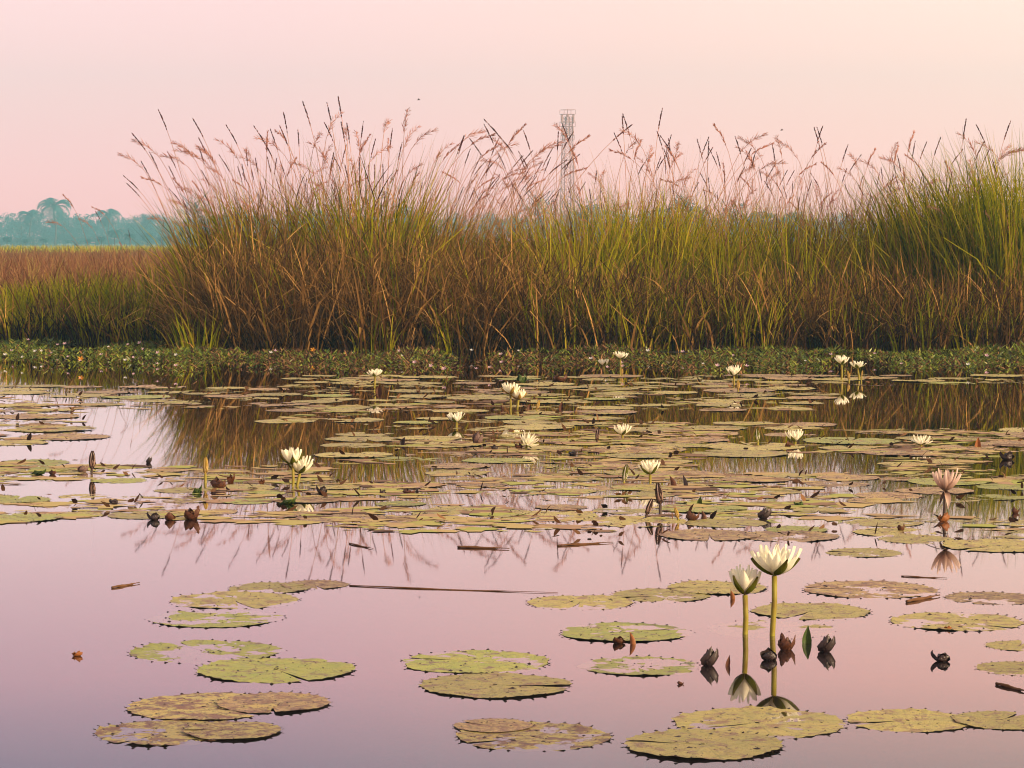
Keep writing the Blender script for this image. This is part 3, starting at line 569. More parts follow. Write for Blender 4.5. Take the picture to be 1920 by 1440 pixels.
FP = [
 (505, 1103, 158, PG, 'half sunken pale lily pad topmost of the stack on the left', .6, .0, 0),
 (590, 1097, 130, BR, 'brown topped lily pad at the left tip of the long floating twig', .4, 0, 0),
 (440, 1126, 244, PG, 'lily pad third from the top in the left stack', .3, 0, 0),
 (405, 1159, 258, G, 'ragged green lily pad lowest of the upper left stack', .5, -.001, 3),
 (388, 1222, 282, G, 'large green lily pad beside the small brown floating leaf', .5, -.001, 0),
 (517, 1256, 304, G, 'large bright green lily pad with dark teeth, just below another', .4, .001, 3),
 (382, 1326, 292, YE, 'brown stained yellow lily pad, left one of the lower left heap', .5, .002, 0),
 (512, 1320, 215, BR, 'brown crusted lily pad, right one of the lower left heap', .4, .003, 0),
 (435, 1372, 190, YE, 'orange yellow lily pad at the very front of the lower left heap', .3, .0035, 3),
 (310, 1374, 270, YE, 'sunken pinkish lily pad at the bottom left of the heap', .3, -.0004, 0),
 (892, 1241, 284, G, 'green lily pad upper one of the pair in the centre foreground', .4, 0, 3.1),
 (928, 1286, 290, PG, 'pale lily pad lower one of the pair in the centre foreground', .4, .002, 3.1),
 (1000, 1382, 290, YE, 'sunken peach lily pad at the bottom centre', .5, -.0004, 0),
 (925, 1362, 150, BR, 'narrow brown rotting lily pad above the sunken peach one', .6, .002, 3.1),
 (1088, 1130, 205, PG, 'pale toothed lily pad at the right tip of the long floating twig', .4, 0, 0),
 (1240, 1117, 190, PG, 'pale lily pad left of the smaller tall flower', .4, 0, 0),
 (1345, 1103, 190, PG, 'thin pale lily pad behind the two tall flowers', .4, .002, 0),
 (1170, 1186, 252, G, 'large green lily pad holding the curled brown leaves', .4, 0, 3.1),
 (1520, 1147, 225, PG, 'pale green lily pad right behind the tallest flower stem', .4, .001, 0),
 (1447, 1180, 240, PG, 'half sunken lily pad the two tall stems rise through', .4, -.0025, 0),
 (1630, 1106, 252, BR, 'flat brown decayed lily pad behind and right of the tallest flower', .3, 0, 0),
 (1795, 1166, 250, PG, 'pale green lily pad with a small brown leaf on its front edge', .4, 0, 0),
 (1862, 1122, 180, BR, 'brown decayed lily pad at the right beside the short floating stick', .3, 0, 0),
 (1200, 1249, 232, G, 'green lily pad touching the black pointed leaf', .5, -.001, 3.1),
 (1420, 1356, 332, PG, 'big yellow green lily pad at the bottom, below the reflected stems', .4, .0, 0),
 (1318, 1398, 304, PG, 'big yellow green lily pad at the bottom edge, frontmost of all', .3, .003, 3.1),
 (1702, 1352, 240, PG, 'yellow green lily pad at the bottom right, second from the edge', .4, .001, 0),
 (1878, 1352, 190, PG, 'yellow green lily pad in the bottom right corner', .4, .002, 0),
 (1912, 1211, 130, PG, 'small pale lily pad cut by the right edge, upper of two', .4, 0, 0),
 (1912, 1254, 165, PG, 'small pale lily pad cut by the right edge, lower of two', .4, 0, 0),
 (1620, 1037, 146, PG, 'small round toothed lily pad nearest the tall flowers among the right hand crowd', .3, 0, 0),
 (1720, 1012, 146, PG, 'small toothed lily pad in front of the wilted flower', .3, 0, 0),
 (1872, 1024, 215, PG, 'large pale toothed lily pad right of the wilted flower reflection', .3, .002, 0),
 (1480, 1006, 190, BR, 'brown edged lily pad just behind the tallest flower head', .3, 0, 0),
 (1330, 1004, 190, BR, 'brown scummy lily pad left of the tallest flower head', .3, .001, 0),
 (1190, 978, 200, PG, 'wide pale lily pad in front of the two leaning buds', .3, 0, 0),
 (1020, 968, 210, PG, 'wide pale lily pad with a line of dark teeth at centre front', .3, 0, 0),
 (880, 962, 230, PG, 'wide pale lily pad at the front of the crowd below the centre', .3, 0, 0),
 (760, 975, 160, BR, 'brown lily pad lying over the reed reflections', .3, 0, 0),
 (640, 972, 170, BR, 'brown lily pad at the front of the crowd right of the black leaf cluster', .3, 0, 0),
 (40, 972, 150, G, 'fresh green lily pad at the left edge in front of the crowd', .4, .003, 0),
 (30, 938, 130, G, 'green lily pad with dark toothed front at the left edge', .4, .003, 0),
 (140, 966, 110, PG, 'small pale lily pad left of the black leaf cluster', .3, 0, 0),
]
for (u, v, wp, kd, lab, ti, dz, az) in FP: pad(u, v, wp, kd, lab, None, 0.0006 + dz * .6, ti * .7, az, .52)
# ------------------------------------------------------------------ water lilies
FL = [  # x, top of flower, bottom of flower, water line, width, kind, stem lean px, landmark phrase, label
 (1452, 1017, 1080, 1192, 88, 'cup', -5, 'the tallest flower', 'largest tall white water lily, right of the pair in front'),
 (1397, 1059, 1116, 1189, 56, 'narrow', 0, 'the second tallest flower', 'smaller half open white water lily left of the tallest one'),
 (1772, 876, 922, 976, 54, 'wilted', -3, 'the wilted flower', 'wilted pinkish water lily with hanging dark sepals at the right'),
 (549, 838, 872, 912, 36, 'narrow', 0, 'the left lily of the left pair', 'cream water lily, back left one of the left pair'),
 (562, 852, 888, 911, 46, 'cup', -5, 'the left pair of lilies', 'open cream water lily, front right one of the left pair'),
 (957, 715, 740, 769, 33, 'cup', 0, 'the gold lilies', 'upper golden white water lily of the centre pair'),
 (972, 729, 750, 769, 27, 'narrow', -3, 'the lower gold lily', 'lower golden water lily of the centre pair'),
 (1163, 658, 674, 703, 27, 'cup', 0, 'the lily by the far bank', 'distant white water lily by the bank in the middle, higher of two'),
 (1132, 672, 687, 702, 20, 'narrow', 2, 'the small lily by the far bank', 'small distant water lily beside pink blossoms, lower of two'),
 (703, 691, 706, 733, 28, 'cup', -2, 'the lone far left lily', 'distant white water lily alone in front of the brown reeds'),
 (856, 771, 792, 800, 31, 'cup', 0, 'the pinkish short lily', 'short pinkish white water lily left of the centre pair'),
 (988, 811, 834, 842, 36, 'open', -4, 'the drooping open lily', 'wide open drooping white water lily in the pond centre'),
 (1167, 793, 816, 823, 31, 'cup', 0, 'the white lily right of centre', 'white water lily next to a brown bud right of centre'),
 (1219, 861, 890, 906, 41, 'cup', 0, 'the white lily above the brown buds', 'bright white water lily above the leaning brown buds'),
 (1491, 804, 828, 832, 33, 'cup', 0, 'the short lily by the dark water', 'short white water lily in front of the dark open water'),
 (1727, 815, 834, 838, 38, 'open', 0, 'the open lily on the right', 'low spread open water lily on the right'),
 (1376, 684, 705, 726, 26, 'cup', 0, 'the lily with an orange bud', 'distant white water lily with an orange bud below it'),
 (1578, 665, 684, 712, 26, 'cup', 0, 'the far right pair', 'distant cream water lily, left of the far right pair'),
 (1608, 676, 691, 712, 28, 'cup', 3, 'the far right lily', 'distant cream water lily, right of the far right pair'),
]
def petal(length, width, ph0, ph1, m, name, tipw=0.35, cup=0.25):
    nl, nw = 8, 4; V, T_ = [], []
    t = np.linspace(0, 1, nl + 1); ph = ph0 + (ph1 - ph0) * t
    rr = np.concatenate([[0], np.cumsum(np.sin((ph[1:] + ph[:-1]) / 2))]) * length / nl
    zz = np.concatenate([[0], np.cumsum(np.cos((ph[1:] + ph[:-1]) / 2))]) * length / nl
    for i in range(nl + 1):
        q = t[i]; hw = width / 2 * (math.sin(math.pi * (q * 0.9 + 0.1) ** 0.85) if q < 1 else 0.0) + 0.004 * width
        for j in range(nw + 1):
            s = (j / nw) * 2 - 1; c = cup * width * s * s
            # cupped towards the axis
            V.append((rr[i] - c * math.cos(ph[i]), s * hw, zz[i] + c * math.sin(ph[i]))); T_.append(q)
    k = nw + 1
    Fc = np.array([(i * k + j, i * k + j + 1, (i + 1) * k + j + 1, (i + 1) * k + j) for i in range(nl) for j in range(nw)])
    return mesh(name, V, Fc, m, True, T_)
def tube_mesh(name, pts, rads, m, sides=8, cap=True):
    V, Fc = [], []; n = len(pts)
    for i, p in enumerate(pts):
        d = (pts[min(i + 1, n - 1)] - pts[max(i - 1, 0)]).normalized(); a = d.cross(Vector((0, 1, 0.01))).normalized(); b = d.cross(a)
        for k in range(sides):
            an = 2 * math.pi * k / sides; V.append(p + (a * math.cos(an) + b * math.sin(an)) * rads[i])
    for i in range(n - 1):
        for k in range(sides): Fc.append((i * sides + k, i * sides + (k + 1) % sides, (i + 1) * sides + (k + 1) % sides, (i + 1) * sides + k))
    if cap: Fc.append(tuple(reversed(range(sides)))); Fc.append(tuple((n - 1) * sides + k for k in range(sides)))
    return mesh(name, V, Fc, m)
# head meshes in units of flower height 1
def stamens():
    r = np.random.default_rng(5); n = 40; a = r.uniform(0, 6.28, n); q = r.uniform(0.02, 0.10, n)
    return mesh('stamens', *_mt(ribbons(np.stack([q * np.cos(a), q * np.sin(a), np.full(n, 0.06)], -1), r.uniform(0.3, 0.5, n), a, 0.1 + q * 2, 0.1 + q, 0.03, r.random(n), seg=3), M['stamen']))
STAM = stamens()
HEADS = {}
def head(kind, old=False, gold=False, pk=None):
    pm = M['petal_old'] if old else M['petal']; sm = M['sepal_old'] if old else M['sepal_gold'] if gold else M['sepal']
    rows = {'cup': [(7, 1.08, .36, 1.25, .30), (7, 1.06, .32, 1.0, .14), (6, .98, .27, .7, .02)],
            'narrow': [(7, 1.06, .40, 1.1, .10), (6, 1.04, .34, .85, .02), (5, .97, .28, .55, -.05)],
            'open': [(8, 1.3, .34, 1.5, .85), (8, 1.2, .30, 1.25, .45), (7, 1.02, .26, .8, .15)],
            'wilted': [(6, 1.08, .27, 1.1, .22), (5, 1.05, .24, .9, .10), (4, .95, .22, .6, .0)]}[kind]
    out = []
    for (n, ln, wd, p0, p1) in rows:
        out.append((n, [petal(ln * s, wd * wsc, p0 + dp, p1 + dp, pm, 'petal') for s, wsc, dp in ((1.0, 1.0, 0), (0.95, 1.12, .07), (1.03, .92, -.06))]))
    if kind == 'wilted': se = [petal(1.15, .15, 1.7, 2.3, sm, 'sepal', cup=.1), petal(1.0, .13, 1.8, 2.6, sm, 'sepal', cup=.1)]
    else:
        p0, p1 = {'cup': (1.35, .42), 'narrow': (1.3, .16), 'open': (1.5, 1.2)}[kind]
        se = [petal(1.0 if kind != 'narrow' else .92, .30, p0, p1, sm, 'sepal'), petal(.93, .32, p0 + .05, p1 + .12, sm, 'sepal')]
    return out, se
for k in ('cup', 'narrow', 'open'): HEADS[k] = head(k)
HEADS['wilted'] = head('wilted', True)
GOLD = {k: head(k, gold=True) for k in ('cup', 'narrow')}
def stem_to(root, vec, rad, m, drop=0.25):
    # from below the water to the flower, slightly bowed
    pts = []
    for i in range(9):
        t = i / 8; z = -drop + (vec.z + drop) * t; q = max(0, (z) / max(vec.z, .01)); bow = math.sin(math.pi * q) * 0.02 * vec.z
        pts.append(Vector((vec.x * q + bow, vec.y * q, z)))
    return link('stem', tube_mesh('stem', pts, [rad * (1.05 - .15 * i / 8) for i in range(9)], m), root)
for i, (u, vt, vb, vw, wd, kind, ln, mark, lab) in enumerate(FL):
    p = on_z(u + ln, vw); D = p.y; top = at_y(u, vt, D); bot = at_y(u, vb, D)
    hh = top.z - bot.z
    root = tag(empty('water_lily', p), lab, 'water lily', 'white water lilies on the pond')
    base = bot - p
    stem_to(root, base, 0.0055 if i < 2 else 0.0048 if wd > 30 else 0.0055, M['stem_dark'] if kind == 'wilted' else M['stem'])
    rows, se = GOLD[kind] if 'gold' in lab else HEADS[kind]
    nat = {'cup': 1.25, 'narrow': 1.02, 'open': 1.9, 'wilted': 1.15}[kind]
    sx = (wd / F * D) / nat; sz = hh / (0.98 if kind != 'open' else 0.9); sc = (sx, sx, sz)
    tiltv = (rnd.uniform(-.10, .10), rnd.uniform(-.12, .12), 0)
    if 'droop' in lab: tiltv = (0.35, 0.45, 0)
    rz0 = rnd.uniform(0, 6.28)
    if i == 0: rz0 = 0.2; tiltv = (0.05, 0.06, 0)
    def put(name, me, rz, sc_=1.0):
        o = link(name, me, root); o.location = base; o.scale = [c * sc_ for c in sc]
        o.rotation_euler = (Matrix.Rotation(tiltv[0], 3, 'X') @ Matrix.Rotation(tiltv[1], 3, 'Y') @ Matrix.Rotation(rz, 3, 'Z')).to_euler()
        return o
    for j, (n, ms) in enumerate(rows):
        for k in range(n):
            put('petal', rnd.choice(ms), rz0 + (k + 0.5 * j) * 2 * math.pi / n + rnd.uniform(-.1, .1), rnd.uniform(.95, 1.03))
    srz = {0: -1.15, 1: -1.57 - .9, 2: -.35}.get(i, rz0 + .4)
    for k in range(4):
        put('sepal', se[k % 2], srz + k * math.pi / 2 + rnd.uniform(-.1, .1))
    put('stamens', STAM, rz0)
    if kind == 'wilted':
        pl = put('petal', petal(.8, .26, 2.0, 3.3, M['petal_old'], 'petal'), -1.3)
        pl['label'] = 'loose withered petal hanging down'
# buds
def bud_meshes(m, mp):
    body = []; n = 10
    for i in range(n + 1):
        t = i / n; r_ = 0.17 * math.sin(math.pi * (t * .93 + .05)) ** .8
        for k in range(10):
            a = k * .6283; body.append((r_ * math.cos(a), r_ * math.sin(a), t * .96))
    Fc = np.array([(i * 10 + k, i * 10 + (k + 1) % 10, (i + 1) * 10 + (k + 1) % 10, (i + 1) * 10 + k) for i in range(n) for k in range(10)])
    return mesh('petals', body, Fc, mp, True, np.repeat(np.linspace(0, 1, n + 1), 10)), petal(1.06, .36, .62, -.5, m, 'sepal', cup=.35)
BUD = {'green': bud_meshes(M['sepal'], M['petal']), 'brown': bud_meshes(M['sepal_old'], M['petal_old']), 'gold': bud_meshes(M['sepal_gold'], M['petal_gold'])}
BUDS = [  # x, top, bottom, water, kind, tilt(right +), label
 (172, 845, 880, 891, 'brown', .05, 'closed dark bud standing at the far left of the lily crowd'),
 (385, 857, 888, 906, 'gold', .03, 'yellowish closed bud above the curled brown leaf on the left'),
 (1119, 802, 826, 830, 'brown', .12, 'brown bud just left of the white lily right of centre'),
 (1170, 870, 903, 907, 'green', .15, 'greenish opening bud left of the bright white lily'),
 (1238, 904, 946, 963, 'brown', -.12, 'tall brown bud in front of the bright white lily'),
 (1212, 934, 966, 969, 'brown', .35, 'short brown bud leaning beside the taller brown bud'),
 (1421, 802, 828, 834, 'green', -.1, 'nodding green bud beside the dark open water'),
 (1006, 749, 768, 771, 'gold', .3, 'yellow bud leaning right of the golden centre pair'),
 (1272, 953, 975, 977, 'gold', -.3, 'small golden bud right of the leaning brown buds'),
 (1384, 712, 731, 735, 'gold', 0, 'orange bud under the distant white lily'),
 (1592, 695, 712, 715, 'gold', -.15, 'golden bud under the far right pair of lilies'),
 (1615, 694, 706, 714, 'gold', .2, 'tiny golden bud right below the far right lily'),
 (1166, 692, 704, 705, 'gold', .1, 'tiny golden bud at the foot of the far bank lily'),
]
for (u, vt, vb, vw, kind, ti, lab) in BUDS:
    p = on_z(u, vw); D = p.y; top = at_y(u, vt, D); bot = at_y(u, vb, D); hh = top.z - bot.z
    root = tag(empty('lily_bud', p), lab, 'flower bud', 'closed water lily buds'); base = bot - p; base.z = max(base.z, 0.006)
    stem_to(root, base, 0.0045, M['stem_dark'] if kind == 'brown' else M['stem'])
    body, se = BUD[kind]
    for nm, me, rz in [('petals', body, 0)] + [('sepal', se, .5 + k * math.pi / 2) for k in range(4)]:
        o = link(nm, me, root); o.location = base; o.scale = (hh, hh, hh); o.rotation_euler = (Matrix.Rotation(ti, 3, 'Y') @ Matrix.Rotation(rz, 3, 'Z')).to_euler()
# ------------------------------------------------------------------ the crowd of pads
marks = [(f[0], f[3], f[7]) for f in FL[2:]] + [(172, 891, 'the far left dark bud'), (385, 906, 'the yellowish bud on the left'), (1238, 963, 'the tall brown bud'), (1421, 834, 'the nodding green bud'), (1119, 830, 'the brown bud right of centre')]
OPEN = [(175, 768, 500, 872), (500, 800, 620, 868), (-50, 832, 190, 862), (1560, 722, 1990, 800), (1180, 771, 1560, 792), (1340, 852, 1650, 886), (640, 872, 790, 902), (1900, 855, 1990, 890), (1660, 770, 1990, 806),
        (-50, 700, 480, 722), (60, 905, 290, 930), (330, 945, 560, 958), (1100, 938, 1200, 956), (830, 928, 1000, 946), (600, 940, 700, 952), (1290, 985, 1420, 1000), (1640, 945, 1990, 968), (-50, 950, 120, 958)]
used = set(); crowd = []
def in_open(u, v, hw):
    for a, b, c, d in OPEN:
        if a - hw * .55 < u < c + hw * .55 and b - 1 < v < d + 1: return True
    return False
tries = 0
while len(crowd) < 296 and tries < 60000:
    tries += 1
    D = rnd.uniform(6.3, 15.0); u = rnd.uniform(-70, 1990); v = 455 + H * F / D
    if rnd.random() > D / 14.6: continue
    front = np.interp(u, [-70, 120, 330, 700, 1150, 1300, 1600, 1990], [988, 976, 968, 978, 985, 1010, 1010, 1000])
    rear = np.interp(u, [-70, 300, 480, 620, 1990], [724, 722, 706, 704, 704])
    if v > front or v < rear: continue
    r = rnd.uniform(0.07, 0.13) if D < 9 else rnd.uniform(0.09, 0.19)
    hw = r * F / D
    if in_open(u, v, hw): continue
    x = (u - 960) / F * D; ok = True
    for (a, b, q) in placed:
        if (a - x) ** 2 + (b - D) ** 2 < ((q + r) * (0.84 if v > 790 else .88)) ** 2: ok = False; break
    if not ok: continue
    kind = rnd.choices([PG, G, BR, YE], [.72, .08, .18, .02] if v < 830 else [.52, .20, .26, .02])[0]
    lab = None
    best = sorted((math.hypot((mu - u) / 3, mv - v), mu, mv, ph) for mu, mv, ph in marks)[0]
    if best[0] < 34:
        du, dv = u - best[1], v - best[2]
        rel = ('just right of' if du > 0 else 'just left of') if abs(du) > hw * .75 else ('right in front of' if dv > 0 else 'right behind')
        key = (rel, best[3])
        if key not in used: used.add(key); lab = f'{kind} lily pad floating {rel} {best[3]}'
    zone = ('far pads below the bank' if v < 770 else 'pads in mid pond' if v < 870 else 'near edge of the pads')
    side = 'left' if u < 640 else 'centre' if u < 1280 else 'right'
    grp = None
    if lab is None:
        lab = f'{kind} lily pad in the {side} third of the {zone}'; grp = f'{kind} lily pads, {zone}, {side} third'
    o = pad(u, v, 2 * hw, kind, lab, grp, z=rnd.uniform(-.0008, .0018), tilt=rnd.uniform(0, .6), zs=.42)
    crowd.append(o)
# ------------------------------------------------------------------ curled dead leaves, twigs, litter
def curl_mesh(seed, m, tip=False):
    r = random.Random(seed); off = Vector((seed * 1.7, 3, 0))
    if tip:      # a rolled pointed leaf tip
        nl, nw = 9, 6; V = []
        for i in range(nl + 1):
            q = i / nl; hw = .34 * math.sin(math.pi * (.35 + .65 * q)) + .01
            for j in range(nw + 1):
                a = (j / nw * 2 - 1) * 1.3; V.append((math.sin(a) * hw + .25 * q * q + .05 * noise.noise(Vector((q * 3, j * .4, 0)) + off), (math.cos(a) - 1) * hw, q - .12))
        Fc = [(i * (nw + 1) + j, i * (nw + 1) + j + 1, (i + 1) * (nw + 1) + j + 1, (i + 1) * (nw + 1) + j) for i in range(nl) for j in range(nw)]
        return mesh('curled_leaf', V, Fc, m)
    V, Fc = [], []; nl, nw = 10, 6     # a withered leaf curled up into several pointed folds
    for k in range(r.randint(5, 7)):
        az = k * 1.05 + r.uniform(-.4, .4); ln = r.uniform(.8, 1.35); wd = r.uniform(.55, .95); p0 = r.uniform(1.0, 1.7); p1 = r.uniform(-2.0, .1); cup = r.uniform(.5, 1.0)
        px = pz = 0.0; b = len(V)
        for i in range(nl + 1):
            q = i / nl; ph = p0 + (p1 - p0) * q
            if i: px += math.sin(ph) * ln / nl; pz += math.cos(ph) * ln / nl
            hw = wd / 2 * (math.sin(math.pi * (q * .85 + .15)) + .02)
            for j in range(nw + 1):
                t = j / nw * 2 - 1; w_ = noise.noise(Vector((q * 4, t * 3, k * 2.3)) + off) * .14
                x_ = px - cup * hw * t * t * math.cos(ph) + w_; y_ = t * hw + w_ * .6; z_ = pz + cup * hw * t * t * math.sin(ph) * .6 + w_
                V.append(((x_ * math.cos(az) - y_ * math.sin(az)), (x_ * math.sin(az) + y_ * math.cos(az)) * .8, z_ - .12))
        Fc += [(b + i * (nw + 1) + j, b + i * (nw + 1) + j + 1, b + (i + 1) * (nw + 1) + j + 1, b + (i + 1) * (nw + 1) + j) for i in range(nl) for j in range(nw)]
    return mesh('curled_leaf', V, Fc, m)
CURL = {m: [curl_mesh(7 * i + s, M[m]) for s in range(4)] for i, m in enumerate(('dead_leaf', 'black_leaf', 'orange_leaf', 'grey_leaf', 'curl_green'))}
TIP = {m: [curl_mesh(7 * i + s, M[m], True) for s in range(2)] for i, m in enumerate(('dead_leaf', 'black_leaf', 'orange_leaf', 'grey_leaf', 'curl_green'))}
CL = [  # x, y at water, width px, height px, material, label
 (1473, 1218, 46, 46, 'dead_leaf', 'large curled dark red brown leaf at the foot of the tallest stem'),
 (1442, 1238, 44, 30, 'black_leaf', 'shrivelled blackish leaf right of the second stem foot'),
 (1547, 1222, 46, 40, 'black_leaf', 'crumpled black ribbed leaf right of the large brown curled leaf'),
 (1512, 1205, 24, 34, 'curl_green', 'small pointed green leaf tip standing beside the crumpled black leaf'),
 (1328, 1248, 46, 42, 'black_leaf', 'black pointed leaf like a tent left of the second stem'),
 (1363, 1248, 12, 22, 'dead_leaf', 'narrow brown leaf tip between the black tent leaf and the stem'),
 (1161, 1206, 34, 16, 'dead_leaf', 'curled brown leaf lying on the green pad, left one'),
 (1185, 1208, 16, 26, 'orange_leaf', 'orange brown leaf tip standing at the edge of the green pad'),
 (1766, 1240, 44, 22, 'black_leaf', 'smooth black folded leaf floating alone at the right'),
 (1275, 1283, 18, 9, 'dead_leaf', 'small brown leaf scrap in open water below the green pad'),
 (1372, 1123, 14, 18, 'orange_leaf', 'tiny orange leaf tip behind the second tallest flower'),
 (1777, 1180, 18, 8, 'orange_leaf', 'small brown leaf resting on the front of the pale right pad'),
 (145, 1230, 26, 11, 'orange_leaf', 'small rust brown leaf floating alone at the left'),
 (407, 915, 46, 30, 'dead_leaf', 'big dark brown curled leaf under the yellowish bud'),
 (432, 905, 24, 20, 'orange_leaf', 'reddish curled leaf right of the big brown one'),
 (290, 975, 30, 18, 'black_leaf', 'black crumpled leaf, left one of the floating row of three'),
 (319, 975, 32, 18, 'dead_leaf', 'dark brown crumpled leaf, middle of the floating row of three'),
 (361, 974, 46, 26, 'dead_leaf', 'brown mounded leaf, right one of the floating row of three'),
 (605, 926, 24, 20, 'black_leaf', 'black pointed leaf right of the left pair of lilies'),
 (214, 945, 30, 12, 'black_leaf', 'flat black leaf in open water left of the row of three'),
 (279, 868, 16, 14, 'black_leaf', 'small black leaf lump at the edge of the left reed reflection'),
 (1297, 975, 36, 26, 'dead_leaf', 'dark brown jagged leaf cluster right of the golden bud'),
 (1318, 974, 16, 18, 'dead_leaf', 'small dark leaf tip right of the jagged cluster'),
 (1430, 972, 34, 26, 'black_leaf', 'dark jagged leaf behind the tallest flower'),
 (1283, 912, 16, 24, 'black_leaf', 'thin black leaf tip right of the bright white lily'),
 (1261, 912, 18, 22, 'dead_leaf', 'brown leaf tip just right of the bright white lily'),
 (1890, 862, 34, 20, 'black_leaf', 'black leaf floating near the right edge by the dark water'),
 (895, 832, 26, 26, 'grey_leaf', 'grey pink curled leaf left of the drooping lily'),
 (928, 843, 20, 12, 'black_leaf', 'blackish leaf left of the drooping lily foot'),
 (974, 842, 18, 18, 'dead_leaf', 'brown curled leaf at the foot of the drooping lily'),
 (755, 832, 14, 14, 'black_leaf', 'small black leaf tip in the dark water left of the grey curl'),
 (1075, 853, 26, 10, 'black_leaf', 'flat black leaf right of the drooping lily'),
 (765, 926, 34, 14, 'dead_leaf', 'brown and black curled leaf on the near pads left of centre'),
 (718, 926, 16, 10, 'black_leaf', 'small black leaf scrap left of the brown and black curl'),
 (783, 926, 12, 12, 'black_leaf', 'tiny black leaf lump right of the brown and black curl'),
 (1832, 838, 16, 20, 'orange_leaf', 'small reddish leaf tip on the right pads'),
 (1475, 838, 16, 14, 'dead_leaf', 'dark brown leaf tip left of the short lily'),
 (1051, 765, 12, 14, 'dead_leaf', 'reddish leaf tip right of the leaning yellow bud'),
 (992, 768, 12, 12, 'dead_leaf', 'reddish leaf tip between the gold pair and the yellow bud'),
 (940, 768, 10, 10, 'dead_leaf', 'reddish leaf tip left of the gold pair'),
 (98, 890, 22, 14, 'dead_leaf', 'brown curled leaf beside the raised green leaf at the left'),
 (72, 890, 40, 12, 'curl_green', 'green folded leaf raised above the left pads'),
 (155, 885, 26, 14, 'grey_leaf', 'grey curled leaf left of the dark left bud'),
 (978, 718, 24, 18, 'curl_green', 'dark green leaf standing up behind the gold pair'),
 (1050, 715, 40, 14, 'dead_leaf', 'brown heaped leaf in the far pads right of the gold pair'),
 (711, 735, 14, 16, 'dead_leaf', 'brown leaf tip right of the lone far lily stem'),
 (662, 736, 16, 10, 'dead_leaf', 'brown leaf scrap left of the lone far lily stem'),
 (785, 736, 10, 8, 'dead_leaf', 'small brown scrap in the far pads right of the lone far lily'),
 (1770, 978, 30, 18, 'orange_leaf', 'brown curled leaf at the foot of the wilted flower'),
 (1690, 995, 20, 14, 'dead_leaf', 'brown leaf lump left of the wilted flower pads'),
 (1903, 962, 22, 18, 'dead_leaf', 'dark brown leaf lump at the right edge'),
 (490, 908, 18, 12, 'orange_leaf', 'bright orange leaf scrap left of the left pair of lilies'),
 (540, 945, 44, 14, 'curl_green', 'dark green folded leaf below the left pair of lilies'),
 (370, 925, 26, 16, 'curl_green', 'green folded leaf left of the big brown curl'),
 (1500, 948, 24, 10, 'curl_green', 'green folded leaf on pads behind the jagged dark leaf'),
 (1312, 945, 14, 16, 'curl_green', 'green leaf tip above the jagged cluster'),
]
for (u, v, wp, hp, m, lab) in CL:
    p = on_z(u, v); q = p.y / F
    tip = 'tip' in lab or hp > wp * 1.1
    o = link('curled_leaf', rnd.choice((TIP if tip else CURL)[m])); wx = wp * q / 1.25
    o.location = (p.x, p.y, 0); o.scale = (wx, wx * .9, hp * q * 1.0) if not tip else (wp * q * 1.1, wp * q * 1.1, hp * q * 1.05)
    o.rotation_euler = (rnd.uniform(-.12, .12), rnd.uniform(-.15, .15), rnd.uniform(-.5, .5) + (rnd.choice((0, 2.6)) if tip else 0))
    tag(o, lab, 'dead leaf')
TW = [(655, 1099, 1046, 1113, .003, 'long thin brown twig floating across the centre'), (858, 1027, 955, 1030, .006, 'short thick brown stem floating left of centre'), (1045, 1024, 1150, 1018, .005, 'pale brown stem floating near the two tall flowers side'),
      (1700, 1130, 1762, 1118, .007, 'short brown stick at the right beside the brown decayed pad'), (1868, 1284, 1930, 1300, .006, 'brown stick cut by the right edge'), (210, 1103, 262, 1094, .005, 'short dark twig floating at the left'),
      (1690, 1081, 1776, 1085, .003, 'thin dark twig floating below the wilted flower'), (655, 1020, 700, 1030, .004, 'short dark twig in the reed reflections')]
for (a, b, c, d, rad, lab) in TW:
    p0, p1 = on_z(a, b), on_z(c, d); mid = (p0 + p1) / 2; n = 14; pts = []
    for i in range(n + 1):
        t = i / n; pts.append(p0.lerp(p1, t) - mid + Vector((0, .008 * (p1 - p0).length * math.sin(t * 5 + rad * 900), rad * .35 + .0006 * math.sin(t * 9))))
    o = link('floating_twig', tube_mesh('floating_twig', pts, [rad * .5 * (.35 + .65 * math.sin(math.pi * min(1, .15 + t_ / n)) + (.25 if t_ % 5 == 0 else 0)) for t_ in range(n + 1)], M['twig'], 6)); o.location = mid; tag(o, lab, 'twig')
